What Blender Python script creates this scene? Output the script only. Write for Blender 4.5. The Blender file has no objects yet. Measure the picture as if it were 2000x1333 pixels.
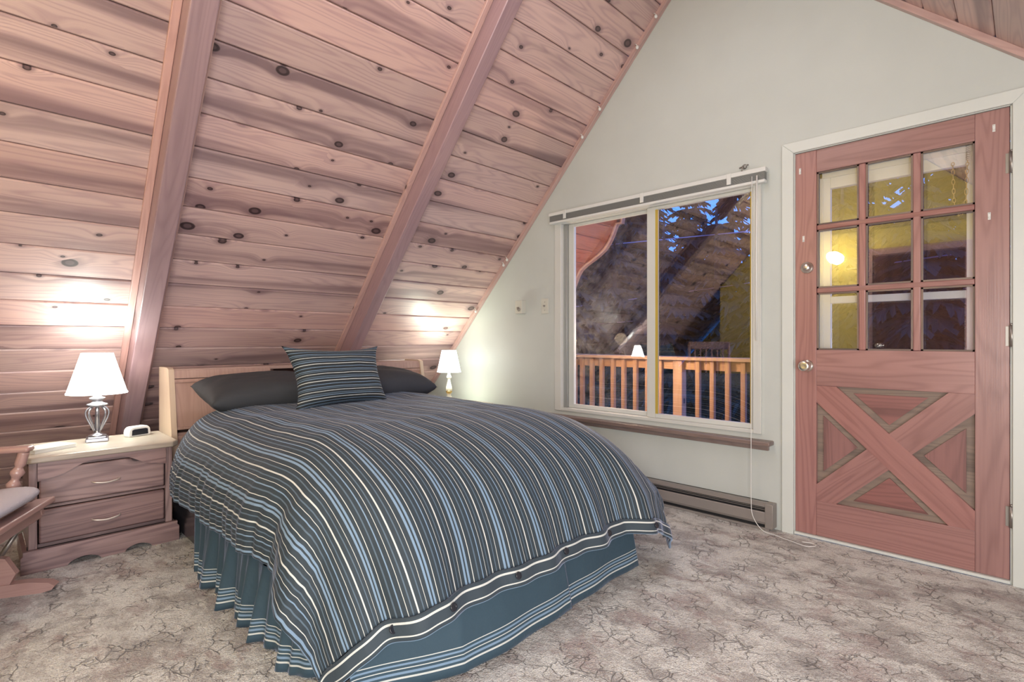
import bpy, bmesh, math, random
from mathutils import Vector, Matrix, noise
random.seed(7)
PI = math.pi
sc = bpy.context.scene
COL = sc.collection
# ------------------------------------------------------------ camera
cam = bpy.data.cameras.new('camera'); camo = bpy.data.objects.new('camera', cam); COL.objects.link(camo)
camo.location = (0, -3.095, 1.045)
camo.rotation_euler = (PI/2, 0, math.radians(44.4))
cam.sensor_width = 36; cam.lens = 1032/2000*36; cam.shift_y = -2.5/2000; cam.clip_start = 0.02; cam.clip_end = 300
sc.camera = camo
sc.view_settings.view_transform = 'Standard'; sc.view_settings.look = 'None'
sc.view_settings.gamma = 1; sc.view_settings.exposure = 0.22
sc.view_settings.use_curve_mapping = False
# ------------------------------------------------------------ dusk sky
w = bpy.data.worlds.new('dusk'); sc.world = w; w.use_nodes = True
bg = w.node_tree.nodes['Background']; bg.inputs[0].default_value = (0.06, 0.24, 0.9, 1); bg.inputs[1].default_value = 2.0
# ------------------------------------------------------------ added fill lights, no fixtures
def light(name, kind, loc, power, color=(1, 1, 1), size=0.1, rot=(0, 0, 0), size_y=None):
    d = bpy.data.lights.new(name, kind); d.energy = power; d.color = color
    if kind == 'AREA':
        d.size = size
        if size_y: d.shape = 'RECTANGLE'; d.size_y = size_y
    else: d.shadow_soft_size = size
    o = bpy.data.objects.new(name, d); COL.objects.link(o); o.location = loc; o.rotation_euler = rot
    return o
light('apex_fill', 'AREA', (-1.3, -2.2, 3.25), 50, (0.97, 0.98, 1.0), 1.2, (0, 0, 0), 2.6)  # soft overhead fill added under the apex, no lamp there
light('rear_fill', 'AREA', (.55, -3.7, 1.08), 50, (1.0, 0.99, 1.0), .8, (math.radians(92), 0, math.radians(42)), 0.8)  # unseen fill added behind the camera to lift the room
light('right_fill', 'AREA', (1.5, -2.6, 1.0), 80, (0.97, 0.985, 1.0), 1.3, (0, math.radians(80), math.radians(-10)), 1.3)  # unseen fill added on the right to brighten the planked slope

# ------------------------------------------------------------ mesh helpers
class MB:
    """collects shapes into one bmesh; uv in metres (u along grain), rnd tint per piece"""
    def __init__(s):
        s.bm = bmesh.new(); s.uv = s.bm.loops.layers.uv.new('UVMap'); s.col = s.bm.loops.layers.float_color.new('rnd')
    def _face(s, vs, uvs, r, smooth=False):
        try: f = s.bm.faces.new(vs)
        except ValueError: return None
        f.smooth = smooth
        for l, q in zip(f.loops, uvs): l[s.uv].uv = q; l[s.col] = (r, r, r, 1)
        return f
    def box(s, c, d, M=None, g=None, r=None, bev=0.0, seg=2):
        """c centre, d full size, M matrix applied after; g grain axis"""
        r = random.random() if r is None else r
        if g is None: g = max(range(3), key=lambda i: d[i])
        o = [i for i in range(3) if i != g]
        t = bmesh.new(); bmesh.ops.create_cube(t, size=1)
        for v in t.verts: v.co = Vector((v.co.x*d[0]+c[0], v.co.y*d[1]+c[1], v.co.z*d[2]+c[2]))
        if bev > 0:
            bmesh.ops.bevel(t, geom=t.edges[:], offset=min(bev, min(d)*0.45), segments=seg, affect='EDGES', profile=0.5)
        vm = {v: s.bm.verts.new((M @ v.co) if M else v.co) for v in t.verts}
        for f in t.faces:
            uvs = [(v.co[g]-c[g], v.co[o[0]]-c[o[0]]+v.co[o[1]]-c[o[1]]) for v in f.verts]
            f.normal_update(); s._face([vm[v] for v in f.verts], uvs, r, bev > 0 and seg > 1 and max(abs(q) for q in f.normal) < .999)
        t.free(); return s
    def b2(s, a, b, **k):
        return s.box([(a[i]+b[i])/2 for i in range(3)], [abs(b[i]-a[i]) for i in range(3)], **k)
    def prism(s, poly, lo, hi, ax='y', M=None, r=None, g=0):
        """poly of 2d points extruded along ax between lo, hi"""
        r = random.random() if r is None else r
        def P(p, h):
            q = {'y': (p[0], h, p[1]), 'x': (h, p[0], p[1]), 'z': (p[0], p[1], h)}[ax]
            q = Vector(q); return (M @ q) if M else q
        A = [s.bm.verts.new(P(p, lo)) for p in poly]; B = [s.bm.verts.new(P(p, hi)) for p in poly]
        uvf = (lambda p: (p[0], p[1])) if g == 0 else (lambda p: (p[1], p[0]))
        s._face(A, [uvf(p) for p in poly], r); s._face(B[::-1], [uvf(p) for p in poly[::-1]], r)
        n = len(poly); L = 0
        for i in range(n):
            j = (i+1) % n; d = math.dist(poly[i], poly[j])
            s._face([A[j], A[i], B[i], B[j]], [(L+d, 0), (L, 0), (L, hi-lo), (L+d, hi-lo)], r); L += d
        return s
    def lathe(s, prof, c=(0, 0, 0), n=32, M=None, r=None, cap=True):
        r = random.random() if r is None else r
        rings = []
        for (R, z) in prof:
            ring = []
            for i in range(n):
                a = 2*PI*i/n; q = Vector((c[0]+R*math.cos(a), c[1]+R*math.sin(a), c[2]+z))
                ring.append(s.bm.verts.new((M @ q) if M else q))
            rings.append(ring)
        for k in range(len(rings)-1):
            for i in range(n):
                j = (i+1) % n
                s._face([rings[k][i], rings[k][j], rings[k+1][j], rings[k+1][i]], [(prof[k][1], i/n), (prof[k][1], (i+1)/n), (prof[k+1][1], (i+1)/n), (prof[k+1][1], i/n)], r, True)
        if cap:
            s._face(rings[0][::-1], [(0, 0)]*n, r); s._face(rings[-1], [(0, 0)]*n, r)
        return s
    def tube(s, pts, rad, n=8, r=None, cap=True):
        r = random.random() if r is None else r
        pts = [Vector(p) for p in pts]; rings = []; L = 0; up = None
        for k, p in enumerate(pts):
            t = (pts[min(k+1, len(pts)-1)]-pts[max(k-1, 0)]).normalized()
            if up is None: up = t.orthogonal().normalized()
            up = (up - t*up.dot(t)).normalized(); sd = t.cross(up)
            R = rad[k] if isinstance(rad, (list, tuple)) else rad
            rings.append([s.bm.verts.new(p+R*(math.cos(2*PI*i/n)*up+math.sin(2*PI*i/n)*sd)) for i in range(n)])
        for k in range(len(rings)-1):
            d = (pts[k+1]-pts[k]).length
            for i in range(n):
                j = (i+1) % n
                s._face([rings[k][i], rings[k][j], rings[k+1][j], rings[k+1][i]], [(L, i*.01), (L, j*.01), (L+d, j*.01), (L+d, i*.01)], r, True)
            L += d
        if cap:
            s._face(rings[0][::-1], [(0, 0)]*n, r); s._face(rings[-1], [(0, 0)]*n, r)
        return s
    def grid(s, fn, nu, nv, uvfn, smooth=True, r=0.5):
        V = [[s.bm.verts.new(fn(i/nu, j/nv)) for j in range(nv+1)] for i in range(nu+1)]
        for i in range(nu):
            for j in range(nv):
                q = [(i, j), (i+1, j), (i+1, j+1), (i, j+1)]
                s._face([V[a][b] for a, b in q], [uvfn(a/nu, b/nv) for a, b in q], r, smooth)
        return s
    def build(s, name, mat, parent=None, merge=False):
        if merge: bmesh.ops.remove_doubles(s.bm, verts=s.bm.verts, dist=1e-5)
        bmesh.ops.recalc_face_normals(s.bm, faces=s.bm.faces[:])
        me = bpy.data.meshes.new(name); s.bm.to_mesh(me); s.bm.free(); me.materials.append(mat)
        o = bpy.data.objects.new(name, me); COL.objects.link(o)
        if parent: o.parent = parent
        return o
def empty(name, loc=(0, 0, 0), rz=0, parent=None):
    o = bpy.data.objects.new(name, None); COL.objects.link(o); o.location = loc; o.rotation_euler = (0, 0, rz); o.empty_display_size = 0.05
    if parent: o.parent = parent
    return o
def tag(o, label=None, cat=None, group=None, kind=None):
    if label: o['label'] = label
    if cat: o['category'] = cat
    if group: o['group'] = group
    if kind: o['kind'] = kind
    return o
def copy_tree(o, parent=None):
    c = o.copy(); COL.objects.link(c); c.parent = parent
    for ch in list(o.children): copy_tree(ch, c)
    return c
def arc(cx, cy, r, a0, a1, n):
    return [(cx+r*math.cos(math.radians(a0+(a1-a0)*i/n)), cy+r*math.sin(math.radians(a0+(a1-a0)*i/n))) for i in range(n+1)]

# ------------------------------------------------------------ materials
def newmat(name):
    m = bpy.data.materials.new(name); m.use_nodes = True; nt = m.node_tree
    return m, nt, nt.nodes['Principled BSDF']
class NT:
    def __init__(s, nt): s.nt = nt
    def n(s, t, **k):
        x = s.nt.nodes.new(t)
        for a, b in k.items(): setattr(x, a, b)
        return x
    def l(s, a, b): s.nt.links.new(a, b)
    def m(s, op, a, b=None, c=None, clamp=False):
        x = s.n('ShaderNodeMath', operation=op); x.use_clamp = clamp
        for i, v in enumerate((a, b, c)):
            if v is None: continue
            if isinstance(v, (int, float)): x.inputs[i].default_value = v
            else: s.l(v, x.inputs[i])
        return x.outputs[0]
    def mix(s, f, a, b, bt='MIX'):
        x = s.n('ShaderNodeMix', data_type='RGBA', blend_type=bt)
        for i, v in ((0, f), (6, a), (7, b)):
            if isinstance(v, (int, float)): x.inputs[i].default_value = v
            elif isinstance(v, tuple): x.inputs[i].default_value = (*v, 1)
            else: s.l(v, x.inputs[i])
        return x.outputs[2]
    def noise(s, vec, scale, detail=3, rough=.5, dist=0):
        x = s.n('ShaderNodeTexNoise'); x.inputs['Scale'].default_value = scale; x.inputs['Detail'].default_value = detail
        x.inputs['Roughness'].default_value = rough; x.inputs['Distortion'].default_value = dist
        if vec is not None: s.l(vec, x.inputs['Vector'])
        return x.outputs[0]
    def xyz(s, a, b, c=0.0):
        x = s.n('ShaderNodeCombineXYZ')
        for i, v in enumerate((a, b, c)):
            if isinstance(v, (int, float)): x.inputs[i].default_value = v
            else: s.l(v, x.inputs[i])
        return x.outputs[0]
    def smooth(s, v, a, b):
        x = s.n('ShaderNodeMapRange', interpolation_type='SMOOTHSTEP'); s.l(v, x.inputs[0])
        for i, q in ((1, a), (2, b)):
            if isinstance(q, (int, float)): x.inputs[i].default_value = q
            else: s.l(q, x.inputs[i])
        return x.outputs[0]
def simple(name, col, rough=.5, metal=0, bump=0, bscale=60, coat=0, spec=None, vary=0):
    m, nt, p = newmat(name); N = NT(nt)
    p.inputs['Base Color'].default_value = (*col, 1); p.inputs['Roughness'].default_value = rough; p.inputs['Metallic'].default_value = metal
    if coat: p.inputs['Coat Weight'].default_value = coat; p.inputs['Coat Roughness'].default_value = .2
    if spec is not None: p.inputs['Specular IOR Level'].default_value = spec
    tc = N.n('ShaderNodeTexCoord')
    n1 = N.noise(tc.outputs['Object'], bscale*.1 if vary else 4, 4)
    v = vary if vary else .06
    N.l(N.mix(n1, tuple(c*(1-v) for c in col), tuple(min(1, c*(1+v)) for c in col)), p.inputs['Base Color'])
    if bump:
        n2 = N.noise(tc.outputs['Object'], bscale, 3); b = N.n('ShaderNodeBump'); b.inputs['Strength'].default_value = bump; b.inputs['Distance'].default_value = .01
        N.l(n2, b.inputs['Height']); N.l(b.outputs[0], p.inputs['Normal'])
    return m
def wood(name, light_c, dark_c, knot_c=(.035, .018, .02), knots=.5, ku=4.0, kv=6.0, rough=.38, coat=.35, tint=.22, grain=1.0, streak=.6):
    m, nt, p = newmat(name); N = NT(nt)
    uv = N.n('ShaderNodeUVMap', uv_map='UVMap'); at = N.n('ShaderNodeAttribute', attribute_name='rnd')
    sp = N.n('ShaderNodeSeparateXYZ'); N.l(uv.outputs[0], sp.inputs[0]); r = at.outputs['Fac']
    u = N.m('ADD', sp.outputs[0], N.m('MULTIPLY', r, 37.3)); v = N.m('ADD', sp.outputs[1], N.m('MULTIPLY', r, 71.7))
    wob = N.noise(N.xyz(N.m('MULTIPLY', u, 2.0), N.m('MULTIPLY', v, 5.0)), 1.0, 2)
    vw = N.m('ADD', v, N.m('MULTIPLY', N.m('SUBTRACT', wob, .5), .03))
    vo = N.n('ShaderNodeTexVoronoi', voronoi_dimensions='2D'); vo.inputs['Scale'].default_value = 1; vo.inputs['Randomness'].default_value = .9
    N.l(N.xyz(N.m('MULTIPLY', u, ku), N.m('MULTIPLY', vw, kv)), vo.inputs['Vector'])
    d = vo.outputs['Distance']; sc3 = N.n('ShaderNodeSeparateColor'); N.l(vo.outputs['Color'], sc3.inputs[0])
    has = N.m('LESS_THAN', sc3.outputs[0], knots); rad = N.m('MULTIPLY', N.m('ADD', N.m('POWER', sc3.outputs[1], 2.0), .32), .115)
    rad = N.m('MULTIPLY', rad, has); rad = N.m('ADD', rad, .0001)
    q = N.m('DIVIDE', d, rad)
    halo = N.m('MULTIPLY', N.m('EXPONENT', N.m('MULTIPLY', N.m('MULTIPLY', d, d), -18.0)), has)
    vg = N.m('ADD', v, N.m('MULTIPLY', halo, .035))
    n1 = N.noise(N.xyz(N.m('MULTIPLY', u, .55), N.m('MULTIPLY', vg, 7.0)), 1.0, 2, .4)
    rings = N.m('MULTIPLY', N.m('ADD', N.m('SINE', N.m('MULTIPLY', n1, 120.0)), 1.0), .5)
    rings = N.m('POWER', rings, 2.5)
    fine = N.noise(N.xyz(N.m('MULTIPLY', u, 3.0), N.m('MULTIPLY', vg, 160.0)), 1.0, 3, .6)
    st = N.smooth(N.noise(N.xyz(N.m('MULTIPLY', u, .35), N.m('MULTIPLY', vg, 9.0), 3.3), 1.0, 3, .5), .48, .68)
    g = N.m('MULTIPLY', N.m('ADD', N.m('MULTIPLY', rings, .45), N.m('MULTIPLY', N.m('SUBTRACT', fine, .35), .5)), grain, clamp=True)
    c = N.mix(g, light_c, dark_c)
    c = N.mix(N.m('MULTIPLY', st, streak), c, tuple(x*.62 for x in dark_c))
    c = N.mix(N.m('MULTIPLY', N.smooth(q, 2.6, 1.0), .55), c, tuple(x*.55 for x in dark_c))
    c = N.mix(N.m('MULTIPLY', N.smooth(q, 1.12, .88), .92), c, knot_c)
    c = N.mix(N.m('MULTIPLY', N.smooth(q, .62, .45), .45), c, tuple(x*.5 for x in dark_c))
    val = N.m('ADD', 1-tint*.6, N.m('MULTIPLY', r, tint))
    hs = N.n('ShaderNodeHueSaturation'); N.l(c, hs.inputs['Color']); N.l(val, hs.inputs['Value']); N.l(N.m('ADD', .9, N.m('MULTIPLY', N.m('FRACT', N.m('MULTIPLY', r, 7.7)), .22)), hs.inputs['Saturation'])
    N.l(hs.outputs[0], p.inputs['Base Color'])
    p.inputs['Roughness'].default_value = rough; p.inputs['Coat Weight'].default_value = coat; p.inputs['Coat Roughness'].default_value = .36
    b = N.n('ShaderNodeBump'); b.inputs['Strength'].default_value = .12; b.inputs['Distance'].default_value = .003
    N.l(N.m('SUBTRACT', fine, N.smooth(q, 1.1, .9)), b.inputs['Height']); N.l(b.outputs[0], p.inputs['Normal'])
    return m
M = {}
M['plank'] = wood('knotty_pine', (.64, .445, .40), (.41, .255, .265), knots=.46, tint=.26, streak=.95)
M['beam'] = wood('beam_wood', (.38, .245, .26), (.29, .175, .20), knots=.35, ku=2.2, kv=4, tint=.1, streak=.35)
M['strip'] = wood('strip_wood', (.62, .40, .36), (.48, .29, .26), knots=.1, tint=.15)
M['doorwood'] = wood('door_redwood', (.37, .185, .168), (.25, .112, .105), knots=.03, ku=1.5, kv=3, rough=.33, coat=.4, tint=.16, streak=.25, grain=1.1)
M['doorworn'] = wood('door_worn_wood', (.25, .18, .14), (.14, .10, .085), knots=.02, rough=.6, coat=0, tint=.2)
M['doorpanel'] = wood('door_panel_wood', (.29, .135, .125), (.17, .08, .075), knots=.05, ku=2, kv=4, rough=.5, coat=.1, tint=.3, streak=.6)
M['oak'] = wood('washed_oak', (.36, .245, .235), (.17, .105, .11), knots=.02, rough=.4, coat=.3, tint=.12, streak=.6, grain=1.4)
M['oaktop'] = wood('washed_oak_top', (.46, .40, .33), (.33, .26, .21), knots=.01, rough=.33, coat=.4, tint=.08, streak=.2)
M['maple'] = wood('headboard_wood', (.50, .33, .27), (.36, .215, .18), knots=.0, rough=.4, coat=.25, tint=.1, streak=.25, grain=.7)
M['maplelight'] = wood('headboard_edge_wood', (.66, .52, .40), (.56, .42, .31), knots=.0, rough=.4, coat=.2, tint=.06, streak=.1, grain=.5)
M['chairwood'] = wood('chair_wood', (.46, .29, .26), (.33, .185, .17), knots=.0, rough=.3, coat=.5, tint=.1, streak=.2, grain=.6)
M['sillwood'] = wood('sill_wood', (.27, .20, .18), (.19, .135, .12), knots=.02, rough=.4, coat=.2, tint=.1)
M['outwood'] = wood('balcony_wood', (.56, .33, .20), (.44, .24, .14), knots=.05, rough=.6, coat=0, tint=.2)
M['soffit'] = wood('soffit_red_wood', (.34, .10, .055), (.25, .07, .04), knots=.08, rough=.6, coat=0, tint=.15)
M['bargeedge'] = simple('barge_edge', (.62, .40, .30), .6)
M['darkwood'] = wood('brown_door_wood', (.10, .045, .035), (.06, .025, .02), knots=.0, rough=.35, coat=.3)
M['wall'] = simple('cream_grey_paint', (.54, .57, .545), .55, bump=.04, bscale=90)
M['wallyellow'] = simple('yellow_paint', (.66, .55, .16), .6, bump=.04, bscale=90)
M['casing'] = simple('white_casing_paint', (.64, .67, .64), .4, bump=.03, bscale=50)
M['vinyl'] = simple('window_vinyl', (.62, .63, .60), .35)
M['alu'] = simple('window_aluminium', (.38, .39, .38), .35, metal=.5)
M['beadreflect'] = simple('yellow_bead_reflection', (.50, .36, .06), .5)  # yellow of reflected exterior light put into the bead colour
M['blindwhite'] = simple('blind_white', (.68, .69, .67), .4)
M['blindslat'] = simple('blind_slat', (.34, .35, .34), .45, metal=.2)
M['chrome'] = simple('nickel', (.80, .77, .70), .28, metal=1)
M['pewter'] = simple('pewter', (.36, .36, .40), .28, metal=.9)
M['hinge'] = simple('hinge_steel', (.33, .31, .29), .4, metal=.8)
M['black'] = simple('black_void', (.012, .012, .014), .6)
M['blackplastic'] = simple('black_plastic', (.02, .022, .03), .2)
M['whiteplastic'] = simple('white_plastic', (.74, .74, .72), .35)
M['ivoryplastic'] = simple('ivory_plastic', (.60, .60, .53), .4)
M['paper'] = simple('paper', (.78, .79, .76), .7)
M['heater'] = simple('heater_taupe', (.30, .27, .25), .4, metal=.25)
M['cream_ceramic'] = simple('cream_ceramic', (.72, .69, .60), .3, coat=.5)
M['brass'] = simple('aged_brass', (.42, .30, .13), .35, metal=.9)
M['pullmetal'] = simple('drawer_pull_metal', (.62, .55, .50), .35, metal=.5)
M['storm'] = simple('storm_door_white', (.84, .86, .86), .35)
M['snow'] = simple('dusk_snow', (.55, .60, .70), .8, bump=.2, bscale=5)
M['bark'] = simple('bark', (.05, .035, .03), .9, bump=.4, bscale=20)
M['needles'] = simple('fir_needles', (.020, .028, .022), .9, vary=.4)
M['wire'] = simple('overhead_wire', (.45, .30, .42), .6)
M['chaincol'] = simple('chain_brass', (.62, .47, .22), .35, metal=.7)
M['sheet'] = simple('charcoal_sheet', (.035, .037, .045), .85)
M['cush'] = simple('cushion_grey_fabric', (.50, .47, .52), .9, bump=.3, bscale=220)
M['sconceglass'], nt_, p_ = newmat('lit_globe_glass')
p_.inputs['Base Color'].default_value = (.9, .88, .8, 1); p_.inputs['Emission Color'].default_value = (1, .86, .5, 1); p_.inputs['Emission Strength'].default_value = 30
def glass(name, refl, tint=(1, 1, 1)):
    m, nt, p = newmat(name); N = NT(nt); nt.nodes.remove(p); out = nt.nodes['Material Output']
    t = N.n('ShaderNodeBsdfTransparent'); t.inputs[0].default_value = (*tint, 1)
    g = N.n('ShaderNodeBsdfGlossy'); g.inputs['Roughness'].default_value = 0.004; g.inputs[0].default_value = (1, 1, 1, 1)
    lw = N.n('ShaderNodeLayerWeight'); lw.inputs[0].default_value = .35
    f = N.m('ADD', N.m('MULTIPLY', lw.outputs['Fresnel'], .3), refl, clamp=True)
    mx = N.n('ShaderNodeMixShader'); N.l(f, mx.inputs[0]); N.l(t.outputs[0], mx.inputs[1]); N.l(g.outputs[0], mx.inputs[2]); N.l(mx.outputs[0], out.inputs[0])
    return m
M['glass'] = glass('window_glass', .11)
def dusty(m):
    N = NT(m.node_tree); out = m.node_tree.nodes['Material Output']; prev = out.inputs[0].links[0].from_socket
    tr = N.n('ShaderNodeBsdfTranslucent'); tr.inputs[0].default_value = (.8, .82, .85, 1); df = N.n('ShaderNodeBsdfDiffuse'); ad = N.n('ShaderNodeMixShader'); ad.inputs[0].default_value = .35
    N.l(tr.outputs[0], ad.inputs[1]); N.l(df.outputs[0], ad.inputs[2])
    tc = N.n('ShaderNodeTexCoord'); f = N.m('MULTIPLY', N.smooth(N.noise(tc.outputs['Object'], 14, 6, .75), .35, .7), .045)
    mx = N.n('ShaderNodeMixShader'); N.l(f, mx.inputs[0]); N.l(prev, mx.inputs[1]); N.l(ad.outputs[0], mx.inputs[2]); N.l(mx.outputs[0], out.inputs[0]); return m
M['dustyglass'] = dusty(glass('dusty_window_glass', .11))
M['doorglass'] = glass('door_glass', .15)
M['stormglass'] = glass('storm_door_glass', .10)
def shade_mat(name, e, col=(1, .98, .93)):
    m, nt, p = newmat(name)
    p.inputs['Base Color'].default_value = (.86, .85, .81, 1); p.inputs['Roughness'].default_value = .8
    p.inputs['Emission Color'].default_value = (*col, 1); p.inputs['Emission Strength'].default_value = e
    return m
M['shade'] = shade_mat('lit_lampshade', 6.5); M['shade_small'] = shade_mat('lit_small_lampshade', 10, (.95, 1, .90))
# carpet
def carpet():
    m, nt, p = newmat('sculpted_carpet'); N = NT(nt); tc = N.n('ShaderNodeTexCoord'); o = tc.outputs['Object']
    warp = N.noise(o, 9, 3, .6)
    wv = N.n('ShaderNodeVectorMath', operation='MULTIPLY_ADD'); N.l(o, wv.inputs[0]); wv.inputs[1].default_value = (1, 1, 1)
    ns = N.n('ShaderNodeTexNoise'); ns.inputs['Scale'].default_value = 11; ns.inputs['Detail'].default_value = 3; N.l(o, ns.inputs['Vector'])
    sv = N.n('ShaderNodeVectorMath', operation='SCALE'); N.l(ns.outputs['Color'], sv.inputs[0]); sv.inputs['Scale'].default_value = .10
    N.l(sv.outputs[0], wv.inputs[2])
    mp = N.n('ShaderNodeMapping'); mp.inputs['Rotation'].default_value = (0, 0, .6); mp.inputs['Scale'].default_value = (1, 1.7, 1); N.l(wv.outputs[0], mp.inputs[0]); q = mp.outputs[0]
    a = N.smooth(N.noise(q, 4.6, 7, .72), .42, .62); b = N.smooth(N.noise(q, 3.7, 6, .7, .4), .50, .64); e = N.smooth(N.noise(q, 9, 6, .75), .53, .68)
    c = N.mix(a, (.82, .81, .77), (.46, .43, .41)); c = N.mix(N.m('MULTIPLY', b, .62), c, (.36, .25, .245))
    c = N.mix(N.m('MULTIPLY', e, .6), c, (.22, .20, .20))
    vo = N.n('ShaderNodeTexVoronoi', feature='DISTANCE_TO_EDGE'); vo.inputs['Scale'].default_value = 19; N.l(wv.outputs[0], vo.inputs['Vector'])
    crack = N.m('MULTIPLY', N.smooth(vo.outputs['Distance'], .06, .0), N.smooth(N.noise(o, 9, 3), .47, .60))
    f1 = N.noise(o, 170, 2, .7); f2 = N.noise(o, 60, 3, .7)
    c = N.mix(N.m('MULTIPLY', N.smooth(f1, .5, .3), .6), c, (.17, .12, .11)); c = N.mix(N.m('MULTIPLY', N.smooth(f2, .5, .75), .45), c, (.78, .75, .70))
    c = N.mix(N.m('MULTIPLY', crack, .26), c, (.10, .07, .065))
    N.l(c, p.inputs['Base Color']); p.inputs['Roughness'].default_value = .95; p.inputs['Specular IOR Level'].default_value = .1
    p.inputs['Sheen Weight'].default_value = .25
    h = N.m('ADD', N.m('MULTIPLY', f1, .5), N.m('MULTIPLY', f2, .8)); h = N.m('SUBTRACT', h, N.m('MULTIPLY', crack, .8))
    bp = N.n('ShaderNodeBump'); bp.inputs['Strength'].default_value = .9; bp.inputs['Distance'].default_value = .02; N.l(h, bp.inputs['Height']); N.l(bp.outputs[0], p.inputs['Normal'])
    return m
M['carpet'] = carpet()
# striped bedding: stripes are functions of uv.y (metres across)
BASE = (.024, .037, .048); CREAM = (.68, .70, .66); BLUE = (.22, .33, .46); DIM = (.10, .15, .20)
PAT = [(0, CREAM, .034), (.12, DIM, .022), (.215, CREAM, .013), (.32, BLUE, .044), (.40, BLUE, .044), (.515, CREAM, .013), (.62, DIM, .028), (.725, BLUE, .022), (.83, CREAM, .013), (.91, DIM, .02)]
def striped(name, pat, period, base=BASE, sheen=.5, once=False, axis=1):
    m, nt, p = newmat(name); N = NT(nt); uv = N.n('ShaderNodeUVMap', uv_map='UVMap'); sp = N.n('ShaderNodeSeparateXYZ'); N.l(uv.outputs[0], sp.inputs[0])
    x = N.m('DIVIDE', sp.outputs[axis], period)
    x = x if once else N.m('FRACT', x)
    cr = N.n('ShaderNodeValToRGB'); cr.color_ramp.interpolation = 'CONSTANT'; el = cr.color_ramp.elements
    el[0].position = 0; el[0].color = (*base, 1); first = True
    for (s, c, wd) in pat:
        e = (el[1] if first else el.new(s)); first = False; e.position = s; e.color = (*c, 1)
        e = el.new(s+wd); e.color = (*base, 1)
    N.l(x, cr.inputs[0])
    tc = N.n('ShaderNodeTexCoord'); n1 = N.noise(tc.outputs['Object'], 400, 2)
    c = N.mix(N.m('MULTIPLY', n1, .25), cr.outputs[0], tuple(b*1.8 for b in base))
    N.l(c, p.inputs['Base Color']); p.inputs['Roughness'].default_value = .75; p.inputs['Sheen Weight'].default_value = sheen; p.inputs['Sheen Roughness'].default_value = .35; p.inputs['Sheen Tint'].default_value = (.6, .66, .9, 1)
    n2 = N.noise(tc.outputs['Object'], 14, 3, .6)
    bp = N.n('ShaderNodeBump'); bp.inputs['Strength'].default_value = .25; bp.inputs['Distance'].default_value = .02; N.l(n2, bp.inputs['Height']); N.l(bp.outputs[0], p.inputs['Normal'])
    return m
M['duvet'] = striped('striped_duvet_cloth', PAT, .165, sheen=.14)
M['sham'] = striped('striped_sham_cloth', [(0, CREAM, .04), (.16, BLUE, .035), (.25, DIM, .05), (.42, CREAM, .03), (.55, DIM, .04), (.64, BLUE, .03), (.82, BLUE, .03)], .092, base=(.013, .019, .023), sheen=.06)
M['band'] = striped('button_band_cloth', [(.14, CREAM, .085), (.62, CREAM, .05), (.8, BLUE, .06)], .075, base=(.032, .048, .062), once=True)
M['skirt'] = striped('bed_skirt_cloth', [(.10, CREAM, .014), (.135, BLUE, .02), (.175, CREAM, .008), (.20, BLUE, .016), (.235, CREAM, .010)], .36, base=(.034, .068, .096), sheen=.3, once=True)
M['darkpillow'] = simple('charcoal_pillowcase', (.035, .038, .044), .75, bump=.2, bscale=12)

# ------------------------------------------------------------ room geometry
K = 1.05; XL = -4.663                         # left slope: z = K*(x-XL)  (finished line on gable)
PERP = math.hypot(K, 1)
UPL = Vector((1/PERP, 0, K/PERP)); NRL = Vector((K/PERP, 0, -1/PERP))   # up the slope, into the room
OL = Vector((XL, 0, 0)) - NRL*.028            # board faces sit a little behind the trim line
def SL(s, y, d=0): return OL + UPL*s + Vector((0, y, 0)) + NRL*d
APX = (-1.356, 3.472)
KR = .935; UPR = Vector((-1/math.hypot(KR, 1), 0, KR/math.hypot(KR, 1))); NRR = Vector((-KR/math.hypot(KR, 1), 0, -1/math.hypot(KR, 1)))
XR = APX[0]+APX[1]/KR
OR = Vector((XR, 0, 0)) - NRR*.028
YB = -5.0
def topz(x): return min(K*(x-XL), KR*(XR-x))
# floor
f = MB(); f.b2((-4.9, YB, -.12), (XR+.2, .0, 0)); o = f.build('floor', M['carpet']); tag(o, kind='structure')
# planked slopes, one mesh each, boards with v-grooves
def slope(name, org, up, nr, y0, y1, pitch, smax, s0):
    mb = MB(); n = int(smax/pitch)+2
    R = Matrix((( 0, up.x, nr.x, org.x), (1, 0, 0, 0), (0, up.z, nr.z, org.z), (0, 0, 0, 1)))  # local (y, s, d)
    s = s0-pitch; k = 0
    while s < smax:
        a, b = max(s, -.1), min(s+pitch, smax)
        if b-a > .02:
            cuts = [y0, y1]
            if random.random() < .35: cuts = [y0, random.uniform(y0+.6, -3.2), y1]
            for c0, c1 in zip(cuts[:-1], cuts[1:]):
                mb.box(((c0+c1)/2, (a+b)/2, -.011), (c1-c0-.001, b-a-.0042, .022), M=R, g=0, bev=.0055, seg=1)
        s += pitch; k += 1
    mb.box(((y0+y1)/2, smax/2, -.045), (y1-y0, smax+.2, .04), M=R, g=0, r=.5)
    return mb.build(name, M['plank'])
SM = APX[1]/UPL.z
o = slope('wall_left', OL, UPL, NRL, YB, 0, .1675, SM+.03, (3.0 % .1675)+.02); tag(o, kind='structure')
o = slope('wall_right', OR, UPR, NRR, YB, 0, .1675, APX[1]/UPR.z+.03, .05); tag(o, kind='structure')
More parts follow.
